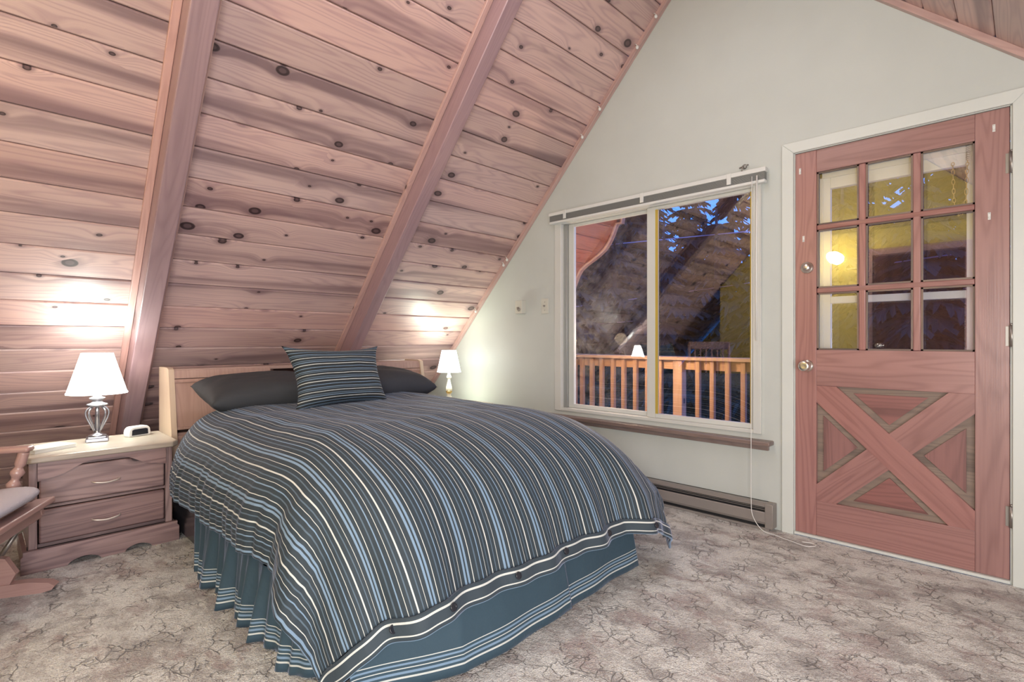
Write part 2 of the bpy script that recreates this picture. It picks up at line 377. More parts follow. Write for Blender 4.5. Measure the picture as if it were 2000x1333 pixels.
# front gable wall with openings
WX0, WX1, WZ0, WZ1 = -2.569, -1.071, .515, 1.95
DX0, DX1, DZ1 = -.903, -.055, 2.047
def gable(name, y0, y1, holes, mat, xlo=-4.62, xhi=None):
    mb = MB(); xhi = xhi or XR-.03
    xs = sorted(set([xlo, xhi, APX[0]]+[h[i] for h in holes for i in (0, 1)])); xs = [x for x in xs if xlo <= x <= xhi]
    for a, b in zip(xs[:-1], xs[1:]):
        hs = [h for h in holes if h[0] <= a+1e-6 and h[1] >= b-1e-6]
        z = -.02
        for h in sorted(hs, key=lambda q: q[2]):
            if h[2] > z+1e-4: mb.prism([(a, z), (b, z), (b, h[2]), (a, h[2])], y0, y1)
            z = h[3]
        mb.prism([(a, z), (b, z), (b, topz(b)+.03), (a, topz(a)+.03)], y0, y1)
    return mb.build(name, mat)
o = gable('wall_front', 0, .12, [(WX0, WX1, WZ0, WZ1), (DX0, DX1, -.02, DZ1)], M['wall']); tag(o, kind='structure')
# rear walls (behind the camera): yellow wall with a brown door, deeper alcove on its left
o = gable('wall_back', -4.12, -4.0, [], M['wallyellow'], xlo=-3.02, xhi=XR-.03); tag(o, kind='structure')
mb = MB(); mb.prism([(-4.62, 0), (-2.9, 0), (-2.9, topz(-2.9)), (-4.62, .03)], YB, YB+.1); mb.b2((-3.02, YB+.1, 0), (-2.92, -4.12, topz(-3.02)-.02)); o = mb.build('wall_alcove', M['wallyellow']); tag(o, kind='structure')
# trims along the slopes
for i, (org, up, nr, sm) in enumerate(((OL, UPL, NRL, SM), (OR, UPR, NRR, APX[1]/UPR.z))):
    R = Matrix(((0, up.x, nr.x, org.x), (1, 0, 0, 0), (0, up.z, nr.z, org.z), (0, 0, 0, 1)))
    mb = MB(); mb.box((-.0175, sm/2+.02, .014), (.035, sm-.06, .028+.002), M=R, g=1, bev=.003)
    o = mb.build('trim_%d' % (i+1), M['strip']); tag(o, kind='structure')
# beams on the left slope: beam + corner mouldings
def beam(y, tilt, wdt, dep, label):
    t = tag(empty('rafter_beam', SL(0, y)), label, 'ceiling beam', 'exposed rafters on the planked slope')
    up = UPL; yv = Vector((0, 1, 0))
    u2 = (up*math.cos(tilt)+yv*math.sin(tilt)); y2 = (yv*math.cos(tilt)-up*math.sin(tilt))
    R = Matrix(((y2.x, u2.x, NRL.x, 0), (y2.y, u2.y, NRL.y, 0), (y2.z, u2.z, NRL.z, 0), (0, 0, 0, 1)))
    L = SM-.12
    mb = MB(); mb.box((0, L/2+.04+.08, dep/2), (wdt, L-.06, dep), M=R, g=1, bev=.006); mb.build('beam', M['beam'], t)
    for sx in (-1, 1):
        mb = MB(); mb.box((sx*(wdt/2+.017), L/2+.08, .010), (.033, L-.06, .020), M=R, g=1, bev=.003); mb.build('moulding', M['strip'], t)
    return t
beam(-2.375, math.radians(-1.5), .098, .125, 'pink-brown rafter beam crossing the planks behind the big lamp')
beam(-1.055, math.radians(-1.4), .090, .125, 'pink-brown rafter beam that meets the striped pillow and headboard middle')

# ------------------------------------------------------------ window
W = tag(empty('window_1', ((WX0+WX1)/2, 0, WZ0)), kind='structure')
def part(mb, name, mat, parent):
    o = mb.build(name, mat); o.parent = parent; o.matrix_parent_inverse = Matrix.Translation(parent.location).inverted() if parent.rotation_euler.z == 0 else parent.matrix_world.inverted()
    return o
mb = MB()
mb.b2((WX0, -.012, WZ0), (WX0+.062, .11, WZ1), bev=.003); mb.b2((WX1-.045, -.012, WZ0), (WX1, .11, WZ1), bev=.003)
mb.b2((WX0+.062, -.012, WZ1-.04), (WX1-.045, .11, WZ1), bev=.003); mb.b2((WX0+.062, -.012, WZ0), (WX1-.045, .11, WZ0+.022), bev=.003)
part(mb, 'window_frame', M['vinyl'], W)
mb = MB(); mb.b2((WX0+.062, .02, WZ0+.022), (WX0+.092, .09, WZ1-.04), bev=.002); mb.b2((WX0+.10, .05, WZ0+.022), (WX0+.105, .09, WZ1-.04)); part(mb, 'track', M['alu'], W)
def sash(x0, x1, y, st, mat, name, gmat, bead=None):
    mb = MB(); z0, z1 = WZ0+.022, WZ1-.04; th = .028
    mb.b2((x0, y, z0), (x0+st[0], y+th, z1), bev=.003); mb.b2((x1-st[1], y, z0), (x1, y+th, z1), bev=.003)
    mb.b2((x0+st[0], y, z0), (x1-st[1], y+th, z0+.028), bev=.003); mb.b2((x0+st[0], y, z1-.02), (x1-st[1], y+th, z1), bev=.003)
    s = part(mb, name, mat, W)
    g = MB(); g.b2((x0+st[0]-.003, y+.012, z0+.025), (x1-st[1]+.003, y+.016, z1-.017)); go = g.build('glass_pane', gmat, s)
    if bead:
        b = MB(); b.b2((x0+st[0], y-.001, z0+.028), (x0+st[0]+.016, y+.011, z1-.02)); b.b2((x1-st[1]-.007, y-.001, z0+.028), (x1-st[1], y+.011, z1-.02)); b.build('glazing_bead', bead, s)
    return s
sash(WX0+.092, -1.745, .045, (.048, .045), M['vinyl'], 'sliding_sash', M['dustyglass'])
sash(-1.800, WX1-.045, .012, (.062, .016), M['vinyl'], 'fixed_sash', M['glass'], M['beadreflect'])
mb = MB(); mb.b2((-2.645, -.075, .462), (-1.006, .0, .487), bev=.006); mb.b2((-2.60, -.022, .43), (-1.03, 0, .462), bev=.003) ; part(mb, 'window_sill', M['sillwood'], W)
# blind
B = tag(empty('window_blind', (-1.815, -.03, 1.92)), 'raised white mini blind gathered at the window top', 'blind')
def pt(mb, name, mat, parent):   # parts built in world coordinates, parent unrotated
    o = mb.build(name, mat); o.parent = parent; o.matrix_parent_inverse = Matrix.Translation(-parent.location); return o
mb = MB(); mb.b2((-2.594, -.052, 1.974), (-1.035, -.008, 1.998), bev=.002); pt(mb, 'headrail', M['blindwhite'], B)
mb = MB()
for i in range(11): mb.b2((-2.588, -.048, 1.9335+i*.0037), (-1.041, -.012, 1.9352+i*.0037))
pt(mb, 'slat_stack', M['blindslat'], B)
mb = MB(); mb.b2((-2.590, -.050, 1.915), (-1.039, -.010, 1.932), bev=.004); pt(mb, 'bottom_rail', M['blindwhite'], B)
for x in (-2.44, -1.80, -1.235): mb = MB(); mb.b2((x-.013, -.056, 1.936), (x+.013, -.050, 1.999), bev=.002); pt(mb, 'bracket', M['blindwhite'], B)
mb = MB(); mb.tube([(-1.078, -.056, 1.955), (-1.080, -.060, 1.5), (-1.080, -.057, 1.04)], .0045, 8); pt(mb, 'wand', M['whiteplastic'], B)
cp = [(-1.105, -.056, 1.955), (-1.103, -.066, 1.4), (-1.100, -.080, .7), (-1.100, -.082, .35), (-1.098, -.086, .17), (-1.085, -.10, .08), (-1.03, -.115, .018), (-.96, -.125, .010), (-.87, -.16, .012), (-.80, -.18, .012), (-.765, -.15, .013), (-.78, -.12, .013), (-.83, -.13, .012)]
def smoothpts(P, n=6):
    P = [Vector(p) for p in P]; out = []
    for i in range(len(P)-1):
        a, b, c, d = P[max(i-1, 0)], P[i], P[i+1], P[min(i+2, len(P)-1)]
        for k in range(n):
            t = k/n; out.append(.5*((2*b)+(c-a)*t+(2*a-5*b+4*c-d)*t*t+(3*b-a-3*c+d)*t**3))
    return out+[P[-1]]
mb = MB(); mb.tube(smoothpts(cp), .0022, 6); pt(mb, 'pull_cord', M['whiteplastic'], B)
mb = MB(); mb.lathe([(.001, 0), (.014, .002), (.014, .006), (.005, .012), (.001, .013)], n=12, M=Matrix.Translation((-1.165, 0, 2.035)) @ Matrix.Rotation(PI/2, 4, 'X'))
mb.tube([(-1.165, -.01, 2.035), (-1.165, -.03, 2.03), (-1.165, -.034, 2.012), (-1.17, -.03, 2.002)], .0035, 6); mb.tube([(-1.19, -.012, 2.03), (-1.14, -.012, 2.04)], .004, 6)
tag(mb.build('wall_hook', M['hinge']), 'small dark metal hook on the wall just above the blind', 'hook')

# ------------------------------------------------------------ door
D = tag(empty('door_1', (DX0, 0, 0)), kind='structure')
x0, x1 = -.900, -.060; yf, yb = .004, .044
def dp(name, mat, fn, parent=D):
    mb = MB(); fn(mb); return pt(mb, name, mat, parent)
dp('stile', M['doorwood'], lambda b: b.b2((x0, yf, .018), (-.799, yb, 2.042), g=2, bev=.002))
dp('stile', M['doorwood'], lambda b: b.b2((-.172, yf, .018), (x1, yb, 2.042), g=2, bev=.002))
dp('rail', M['doorwood'], lambda b: b.b2((-.799, yf+.001, 1.925), (-.172, yb, 2.042), g=0, bev=.002))
dp('rail', M['doorwood'], lambda b: b.b2((-.799, yf+.001, .804), (-.172, yb, .992), g=0, bev=.002))
dp('rail', M['doorwood'], lambda b: b.b2((-.799, yf+.001, .018), (-.172, yb, .200), g=0, bev=.002))
mx = [-.596, -.378]; mz = [1.303, 1.634]
def munt(b):
    for x in mx: b.b2((x-.015, yf+.005, .992), (x+.015, yb-.004, 1.925), g=2, bev=.005)
    for z in mz: b.b2((-.799, yf+.004, z-.013), (-.172, yb-.003, z+.013), g=0, bev=.005)
dp('muntin_grid', M['doorwood'], munt)
def beads(b):
    e = .008
    xs = [-.799]+mx+[-.172]; zs = [.992]+mz+[1.925]
    for i in range(3):
        for j in range(3):
            a = xs[i]+(.015 if i else 0); c = xs[i+1]-(.015 if i < 2 else 0); d = zs[j]+(.013 if j else 0); q = zs[j+1]-(.013 if j < 2 else 0)
            b.b2((a, yf+.010, d), (c, yf+.016, d+e)); b.b2((a, yf+.010, q-e), (c, yf+.016, q)); b.b2((a, yf+.010, d), (a+e, yf+.016, q)); b.b2((c-e, yf+.010, d), (c, yf+.016, q))
dp('glazing_bead', M['doorworn'], beads)
dp('glass_pane', M['doorglass'], lambda b: b.b2((-.80, yf+.020, .99), (-.171, yf+.024, 1.927)))
# crossbuck: panel, worn frames, raised fields, two diagonal boards
px0, px1, pz0, pz1 = -.799, -.172, .200, .804
dp('panel', M['doorworn'], lambda b: b.b2((px0, yf+.022, pz0), (px1, yb-.004, pz1), g=0))
bw = .125
def diag(b, flip, yo):
    # board hugging the opening corners, cut to the frame
    A = (px0, pz1) if not flip else (px0, pz0); Bq = (px1, pz0) if not flip else (px1, pz1)
    dx, dz = Bq[0]-A[0], Bq[1]-A[1]; L = math.hypot(dx, dz); nx, nz = -dz/L*bw/2, dx/L*bw/2
    # clip the strip polygon to the rectangle
    P = [(A[0]+nx-dx, A[1]+nz-dz), (Bq[0]+nx+dx, Bq[1]+nz+dz), (Bq[0]-nx+dx, Bq[1]-nz+dz), (A[0]-nx-dx, A[1]-nz-dz)]
    for (ax, lim, sg) in ((0, px0, 1), (0, px1, -1), (1, pz0, 1), (1, pz1, -1)):
        out = []
        for i in range(len(P)):
            p, q = P[i], P[(i+1) % len(P)]; ip, iq = sg*(p[ax]-lim) >= 0, sg*(q[ax]-lim) >= 0
            if ip: out.append(p)
            if ip != iq:
                t = (lim-p[ax])/(q[ax]-p[ax]); out.append((p[0]+t*(q[0]-p[0]), p[1]+t*(q[1]-p[1])))
        P = out
    b.prism(P, yf+yo, yf+.024)
    # rotate uv along the board
    for f_ in b.bm.faces:
        for l in f_.loops:
            c = l.vert.co; l[b.uv].uv = ((c.x*dx+c.z*dz)/L, (-c.x*dz+c.z*dx)/L+c.y)
dp('cross_brace', M['doorwood'], lambda b: diag(b, True, .004))
dp('cross_brace', M['doorwood'], lambda b: diag(b, False, .001))
cx, cz = (px0+px1)/2, (pz0+pz1)/2
hw_ = bw/2*math.hypot(px1-px0, pz1-pz0)/(px1-px0); hh_ = bw/2*math.hypot(px1-px0, pz1-pz0)/(pz1-pz0)
def inset(tri, e):
    c = (sum(p[0] for p in tri)/3, sum(p[1] for p in tri)/3)
    # inset by distance e using edge offset
    n = len(tri); out = []
    for i in range(n):
        a, b_, c_ = Vector(tri[i-1]), Vector(tri[i]), Vector(tri[(i+1) % n])
        d1 = (b_-a).normalized(); d2 = (c_-b_).normalized()
        n1 = Vector((-d1.y, d1.x)); n2 = Vector((-d2.y, d2.x))
        if n1.dot(Vector(c)-b_) < 0: n1 = -n1
        if n2.dot(Vector(c)-b_) < 0: n2 = -n2
        bis = (n1+n2).normalized(); out.append(tuple(b_+bis*(e/max(.25, bis.dot(n1)))))
    return out
tris = [[(px0+hh_, pz1), (px1-hh_, pz1), (cx, cz+hw_)], [(px0+hh_, pz0), (cx, cz-hw_), (px1-hh_, pz0)], [(px0, pz0+hw_), (px0, pz1-hw_), (cx-hh_, cz)], [(px1, pz0+hw_), (cx+hh_, cz), (px1, pz1-hw_)]]
for k, t in enumerate(tris):
    def fld(b, t=t, k=k):
        b.prism(inset(t, .030), yf+.014, yf+.026, g=0 if k < 2 else 1)
    dp('raised_panel', M['doorpanel'], fld)
def lathe_y(b, x, z, prof, y=yf, n=24):   # profile (radius, distance out towards the room)
    b.lathe(prof, n=n, M=Matrix.Translation((x, y, z)) @ Matrix.Rotation(PI/2, 4, 'X'))
dp('deadbolt', M['chrome'], lambda b: lathe_y(b, -.842, 1.427, [(.031, 0), (.031, .006), (.027, .012), (.018, .014), (.018, .022), (.014, .026), (.002, .027)]))
dp('door_knob', M['chrome'], lambda b: lathe_y(b, -.842, .907, [(.032, 0), (.032, .005), (.026, .010), (.012, .016), (.012, .030), (.022, .038), (.028, .050), (.027, .062), (.020, .068), (.010, .066), (.002, .066)]))
for (x, z) in ((-.877, 1.946), (-.860, 1.582), (-.110, 1.963), (-.125, 1.584)):
    def clip(b, x=x, z=z):
        b.b2((x-.005, yf-.002, z-.016), (x+.005, yf, z+.016), bev=.001); b.b2((x-.003, yf-.009, z-.010), (x+.003, yf-.002, z-.002), bev=.001)
        b.lathe([(.003, 0), (.002, .003)], n=8, M=Matrix.Translation((x, yf-.003, z+.012)) @ Matrix.Rotation(PI/2, 4, 'X'))
    dp('curtain_bracket', M['whiteplastic'], clip)
for z in (1.80, 1.06, .29):
    def hng(b, z=z):
        b.lathe([(.0085, -.045), (.0085, .045)], c=(-.054, -.006, z), n=12); b.b2((-.073, yf-.003, z-.042), (-.056, yf+.001, z+.042)); b.lathe([(.004, 0), (.007, .004), (.002, .010)], c=(-.054, -.006, z+.045), n=10)
    dp('hinge', M['hinge'], hng)
dp('door_sweep', M['casing'], lambda b: b.b2((-.902, -.012, .004), (-.058, .05, .017), bev=.002))
# casing of the door
C_ = tag(empty('trim_3', (-.93, 0, 0)), kind='structure')
def cas(b, poly): b.prism(poly, -.016, 0)
cw = .058
L0, R0, T0 = DX0-.002, DX1-.002, DZ1
for nm, poly in (('casing_board', [(L0-cw, 0), (L0, 0), (L0, T0), (L0-cw, T0+cw)]), ('casing_board', [(L0, T0), (R0+.006, T0), (R0+.006+cw, T0+cw), (L0-cw, T0+cw)]), ('casing_board', [(R0+.006, 0), (R0+.006+cw, 0), (R0+.006+cw, T0+cw), (R0+.006, T0)])):
    b = MB(); cas(b, inset_ if False else poly); o = pt(b, nm, M['casing'], C_)
    md = o.modifiers.new('bev', 'BEVEL'); md.width = .003; md.segments = 2; md.limit_method = 'ANGLE'
b = MB(); b.b2((DX0, 0, 0), (DX0+.003, .12, DZ1)); b.b2((DX1-.003, 0, 0), (DX1, .12, DZ1)); b.b2((DX0, 0, DZ1-.003), (DX1, .12, DZ1)); pt(b, 'jamb', M['casing'], C_)
# storm door beyond
S = tag(empty('door_2', (DX0, .1, 0)), kind='structure')
sy0, sy1 = .078, .112
b = MB(); b.b2((-.897, sy0, .01), (-.752, sy1, 2.04), bev=.003); b.b2((-.205, sy0, .01), (-.062, sy1, 2.04), bev=.003); b.b2((-.752, sy0, 1.845), (-.205, sy1, 2.04), bev=.003); b.b2((-.752, sy0, 1.236), (-.205, sy1, 1.272), bev=.003); b.b2((-.752, sy0, .01), (-.205, sy1, .80), bev=.003)
b.b2((-.80, sy0-.014, .85), (-.785, sy0, 1.93), bev=.002); b.b2((-.80, sy0-.014, 1.90), (-.16, sy0, 1.93), bev=.002); b.b2((-.175, sy0-.014, .85), (-.16, sy0, 1.93), bev=.002)
pt(b, 'storm_frame', M['storm'], S)
b = MB(); b.b2((-.755, .092, 1.27), (-.202, .096, 1.848)); pt(b, 'glass_pane', M['stormglass'], S)
b = MB(); b.b2((-.755, .098, .80), (-.202, .102, 1.24)); pt(b, 'glass_pane', M['stormglass'], S)
def chain(parent):
    b = MB(); P = smoothpts([(-.252, .062, 1.86), (-.250, .062, 1.76), (-.245, .062, 1.66), (-.228, .062, 1.615), (-.208, .062, 1.66), (-.203, .062, 1.78), (-.200, .062, 1.86)], 5)
    for i in range(len(P)-1):
        c = (P[i]+P[i+1])/2; t = (P[i+1]-P[i]).normalized(); sdv = Vector((0, 1, 0)) if i % 2 else t.cross(Vector((0, 1, 0))).normalized()
        ln = (P[i+1]-P[i]).length*.62
        ring = [c+t*math.cos(a)*ln+sdv*math.sin(a)*.0055 for a in [2*PI*k/10 for k in range(11)]]
        b.tube(ring, .0014, 5, cap=False)
    pt(b, 'safety_chain', M['chaincol'], parent)
    b = MB(); b.tube([(-.20+.006*math.cos(k*.9), .062+.006*math.sin(k*.9), 1.86+k*.0012) for k in range(60)], .0012, 5); pt(b, 'spring', M['hinge'], parent)
chain(S)

# ------------------------------------------------------------ baseboard heater, thermostat, switch
H = tag(empty('baseboard_heater', (-1.9, -.03, 0)), 'long taupe metal baseboard heater under the window', 'heater')
hx0, hx1 = -2.75, -.992
b = MB(); b.b2((hx0, -.012, .012), (hx1-.002, 0, .146)); b.prism([(0, .134), (0, .146), (-.045, .146), (-.062, .136), (-.062, .128), (-.056, .130), (-.044, .137)], hx0, hx1-.04, ax='x'); pt(b, 'back_casing', M['heater'], H)
b = MB(); b.prism([(-.064, .095), (-.060, .100), (-.066, .045), (-.056, .030), (-.052, .034), (-.060, .046), (-.058, .095)][0:2]+[(-.061, .048), (-.053, .034), (-.058, .032), (-.067, .046)], hx0, hx1-.04, ax='x'); pt(b, 'front_cover', M['heater'], H)
b = MB(); b.b2((hx1-.042, -.066, .014), (hx1, 0, .147), bev=.003); b.b2((hx1-.036, -.068, .03), (hx1-.006, -.066, .10)); pt(b, 'end_cap', M['heater'], H)
b = MB(); b.b2((hx0, -.050, .014), (hx1-.042, -.012, .128)); pt(b, 'dark_interior', M['black'], H)
b = MB()
for z in (.110, .119): b.b2((hx0, -.054, z), (hx1-.042, -.050, z+.002))
pt(b, 'grille_louver', M['heater'], H)
b = MB(); b.b2((hx0, -.06, .002), (hx1-.02, -.0, .014)); pt(b, 'bottom_lip', M['heater'], H)
T = tag(empty('thermostat', (-2.904, 0, 1.3)), 'small cream box thermostat on the white wall nearest the corner', 'thermostat')
b = MB(); b.b2((-2.945, -.052, 1.253), (-2.872, 0, 1.358), bev=.004); pt(b, 'housing', M['ivoryplastic'], T)
b = MB(); b.lathe([(.014, 0), (.013, .008), (.002, .009)], n=20, M=Matrix.Translation((-2.903, -.052, 1.285)) @ Matrix.Rotation(PI/2, 4, 'X')); b.b2((-2.912, -.068, 1.288), (-2.894, -.060, 1.304)); pt(b, 'dial', M['hinge'], T)
Sw = tag(empty('light_switch', (-2.67, 0, 1.3)), 'cream toggle light switch plate between thermostat and window', 'light switch')
b = MB(); b.b2((-2.706, -.007, 1.245), (-2.636, 0, 1.362), bev=.003); pt(b, 'plate', M['ivoryplastic'], Sw)
b = MB(); b.box((-2.671, -.014, 1.306), (.009, .020, .012), M=None, bev=.002); pt(b, 'toggle', M['hinge'], Sw)
for z in (1.273, 1.335): b = MB(); b.lathe([(.0035, 0), (.003, .002)], n=8, M=Matrix.Translation((-2.671, -.007, z)) @ Matrix.Rotation(PI/2, 4, 'X')); pt(b, 'screw', M['hinge'], Sw)
# small white cup hooks along the slope trim
hk = None
for i, (x, z) in enumerate(((-1.70, 3.10), (-1.835, 2.955), (-2.13, 2.64), (-2.28, 2.485), (-3.04, 1.69), (-3.08, 1.65), (-3.42, 1.285))):
    if hk is None:
        b = MB(); b.lathe([(.001, -.012), (.008, -.009), (.011, 0), (.008, .009), (.001, .012)], n=12); b.tube([(0, 0, .008), (-.006, 0, .020), (-.016, 0, .026)], .003, 6)
        hk = b.build('cup_hook', M['whiteplastic']); o = hk
    else: o = hk.copy(); COL.objects.link(o)
    o.location = (x+.0, -.050, z-.014+.02)
    tag(o, ['topmost tiny white hook on the slope trim, at the upper picture edge', 'tiny white hook second from the top along the slope trim', 'tiny white hook third from the top along the slope trim', 'tiny white hook fourth from the top, above the left end of the blind', 'upper hook of the close pair low on the slope trim', 'lower hook of the close pair low on the slope trim', 'lowest tiny white hook on the slope trim, above the small lamp'][i], 'hook', 'white hooks along the slope trim')

# ------------------------------------------------------------ rear wall furniture seen only as reflections
RD = tag(empty('door_3', (-.87, -4.0, 0)), kind='structure')
b = MB(); b.b2((-1.27, -4.0, 0), (-.47, -3.965, 2.0), g=2, bev=.004); pt(b, 'door_leaf', M['darkwood'], RD)
b = MB(); b.b2((-1.34, -4.0, 0), (-1.27, -3.975, 2.07)); b.b2((-.47, -4.0, 0), (-.40, -3.975, 2.07)); b.b2((-1.27, -4.0, 2.0), (-.47, -3.975, 2.07)); pt(b, 'casing_board', M['chairwood'], RD)
b = MB(); b.lathe([(.03, 0), (.028, .01), (.012, .02), (.012, .035), (.028, .05), (.02, .065), (.002, .066)], n=20, M=Matrix.Translation((-1.21, -3.965, .98)) @ Matrix.Rotation(-PI/2, 4, 'X')); pt(b, 'door_knob', M['chrome'], RD)
WS = tag(empty('wall_sconce', (-1.62, -4.0, 2.0)), 'lit round glass wall light mirrored in the door panes', 'lamp')
b = MB(); b.lathe([(.055, 0), (.05, .015), (.015, .02), (.015, .07), (.03, .08)], n=20, M=Matrix.Translation((-1.62, -4.0, 2.0)) @ Matrix.Rotation(-PI/2, 4, 'X')); pt(b, 'mount', M['brass'], WS)
b = MB(); b.lathe([(.07*math.sin(PI*k/12)+.0005, -.07*math.cos(PI*k/12)) for k in range(13)], c=(-1.62, -3.855, 2.0), n=24); pt(b, 'globe', M['sconceglass'], WS)
l_ = light('sconce_bulb', 'POINT', (-1.62, -3.73, 2.0), 11, (1, .80, .55), .05)

# ------------------------------------------------------------ nightstands
def nightstand(width, label, y0, handle_n=1):
    """front faces +x; local origin at floor, front-left... local x depth (0 front, negative to the back), y 0..width"""
    t = tag(empty('nightstand', (-3.2, y0, 0)), label, 'nightstand'); dpt = .40; Wd = width
    z = .49
    b = MB(); b.b2((-dpt, .015, .09), (-.02, .03, z-.02), g=0); b.b2((-dpt, Wd-.03, .09), (-.02, Wd-.015, z-.02), g=0); b.b2((-dpt, .03, .09), (-dpt+.012, Wd-.03, z-.02), g=1); b.b2((-dpt+.01, .03, .095), (-.03, Wd-.03, .11), g=1)
    b.b2((-.022, .015, .10), (0.0, .045, z), g=2, bev=.002); b.b2((-.022, Wd-.045, .10), (0.0, Wd-.015, z), g=2, bev=.002); b.b2((-.02, .045, z-.03), (-.001, Wd-.045, z), g=1); b.b2((-.02, .045, .275), (-.012, Wd-.045, .287), g=1)
    b.build('body', M['oak'], t)
    b = MB(); cn = .03
    b.prism([(-dpt-.01, -.012), (.03-cn, -.012), (.03, cn-.012), (.03, Wd+.012-cn), (.03-cn, Wd+.012), (-dpt-.01, Wd+.012)], z, z+.028, ax='z', g=1); o = b.build('top', M['oaktop'], t)
    md = o.modifiers.new('b', 'BEVEL'); md.width = .006; md.segments = 3; md.limit_method = 'ANGLE'
    # scalloped apron over the top drawer
    pts = [(.045, z-.001), (.045, z-.085)]+[(.045+.045*i/6, z-.085+.002*i) for i in range(1, 7)]
    pts += [(.09+(Wd*.42-.09)*i/12, z-.073+.055*(.5-.5*math.cos(PI*i/12))) for i in range(1, 13)]
    R_ = [(Wd-p[0], p[1]) for p in pts][::-1]
    b = MB(); b.prism(pts+R_, 0.0, .012, ax='x'); b.build('apron', M['oak'], t)
    for (za, zb) in ((.287, z-.03), (.115, .275)):
        b = MB(); b.box((-.009, Wd/2, (za+zb)/2), (.028, Wd-.10, zb-za-.008), g=1, bev=.008); dr = b.build('drawer', M['oak'], t)
        zc = (za+zb)/2+(-.005)
        b = MB(); b.tube(smoothpts([(.004, Wd/2-.055, zc), (.022, Wd/2-.045, zc-.004), (.027, Wd/2, zc-.010), (.022, Wd/2+.045, zc-.004), (.004, Wd/2+.055, zc)], 5), [.003+.002*math.sin(PI*k/20) for k in range(21)], 8); b.build('handle', M['pullmetal'], dr)
    # plinth with two arched cut outs
    def archp(c, w_, h_): return [(c-w_/2+w_*i/10, h_*math.sin(PI*i/10)**.6) for i in range(0, 11)]
    P = [(-.012, 0)]+archp(Wd*.36, Wd*.22, .028)+archp(Wd*.72, Wd*.2, .028)+[(Wd+.012, 0), (Wd+.012, .075), (Wd+.004, .082), (Wd+.004, .10), (-.004, .10), (-.004, .082), (-.012, .075)]
    b = MB(); b.prism(P, .0, .022, ax='x'); b.b2((-dpt, -.004, .0), (0, .012, .09), g=0); b.b2((-dpt, Wd-.012, .0), (0, Wd+.004, .09), g=0); b.build('plinth', M['oak'], t)
    b = MB(); b.b2((-.06, .012, .0), (-.05, Wd-.012, .10)); b.build('dark_backing', M['black'], t)  # black panel standing in for the dark behind the plinth arches
    return t
NS1 = nightstand(.585, 'washed oak two-drawer nightstand carrying the big pewter lamp', -2.935)
NS2 = nightstand(.40, 'low oak nightstand hidden behind the bed, under the small lamp', -.46)
NZ = .518
# lamps
def lamp_light(loc, p, col, nm): light(nm, 'POINT', loc, p, col, .035)
def shade(t, rb, rt, z0, z1, mt='shade'):
    b = MB(); n = 48
    prof = [(rb, z0), (rt, z1), (rt-.0025, z1), (rb-.0025, z0+.0005), (rb, z0)]
    b.lathe(prof, n=n, cap=False); s = b.build('lamp_shade', M[mt], t, merge=True)
    b = MB(); b.lathe([(rb+.001, z0), (rb+.001, z0+.006), (rb-.003, z0+.006), (rb-.003, z0), (rb+.001, z0)], n=n, cap=False); b.build('trim_ring', M[mt], s); b = MB(); b.lathe([(rt+.001, z1-.005), (rt+.001, z1+.001), (rt-.003, z1+.001), (rt-.003, z1-.005), (rt+.001, z1-.005)], n=n, cap=False); b.build('trim_ring', M[mt], s)
    return s
LX, LY = -3.484, -2.638
L1 = tag(empty('table_lamp', (LX, LY, NZ), math.radians(-8)), 'large table lamp, white empire shade on openwork pewter cage base', 'lamp')
b = MB(); b.box((0, 0, .008), (.125, .095, .016), bev=.004); b.box((0, 0, .020), (.105, .078, .010), bev=.004); b.lathe([(.040, .024), (.032, .032), (.018, .038), (.013, .046), (.017, .052)], n=24); b.build('base', M['pewter'], L1)
for k in range(8):
    a = 2*PI*k/8; rr = [(.012, .052), (.018, .062), (.030, .090), (.043, .120), (.048, .142), (.044, .160), (.030, .176), (.022, .182)]
    b = MB(); b.tube(smoothpts([(r_*math.cos(a), r_*math.sin(a), z_) for r_, z_ in rr], 4), .0042, 8); b.build('cage_rib', M['pewter'], L1)
b = MB(); b.lathe([(.008, .05), (.012, .08), (.010, .12), (.008, .18)], n=16); b.build('stem', M['pewter'], L1)
b = MB(); b.lathe([(.030, .178), (.046, .184), (.044, .192), (.026, .198), (.020, .208), (.032, .216), (.034, .224), (.018, .230), (.012, .252), (.012, .262)], n=24); b.build('cap', M['pewter'], L1)
shade(L1, .129, .068, .246, .456)
b = MB(); b.lathe([(.012, .262), (.024, .29), (.030, .32), (.024, .35), (.002, .362)], n=16); b.build('bulb', shade_mat('bulb_glow', 12), L1)
lamp_light((LX, LY, NZ+.40), 8.5, (.86, 1.0, .94), 'big_lamp_bulb')
L2X, L2Y = -3.476, -.30
L2 = tag(empty('table_lamp', (L2X, L2Y, NZ)), 'small white table lamp with turned cream base in the corner', 'lamp')
b = MB(); b.lathe([(.050, 0), (.050, .010), (.034, .018), (.016, .028), (.014, .038), (.022, .046), (.022, .052), (.014, .060), (.018, .075)], n=28); b.build('base', M['cream_ceramic'], L2)
b = MB(); b.lathe([(.018, .075), (.026, .088), (.026, .100)], n=28); b.build('collar', M['brass'], L2)
b = MB(); b.lathe([(.026, .100), (.027, .115), (.024, .135), (.016, .160), (.011, .185), (.010, .198), (.018, .206), (.022, .212), (.018, .222), (.012, .232), (.010, .262)], n=28); b.build('column', M['cream_ceramic'], L2)
shade(L2, .098, .060, .257, .437, 'shade_small')
b = MB(); b.lathe([(.008, .262), (.018, .285), (.022, .305), (.016, .33), (.002, .34)], n=16); b.build('bulb', shade_mat('bulb_glow_small', 12), L2)
lamp_light((L2X, L2Y, NZ+.37), 10, (.88, 1.0, .78), 'small_lamp_bulb')
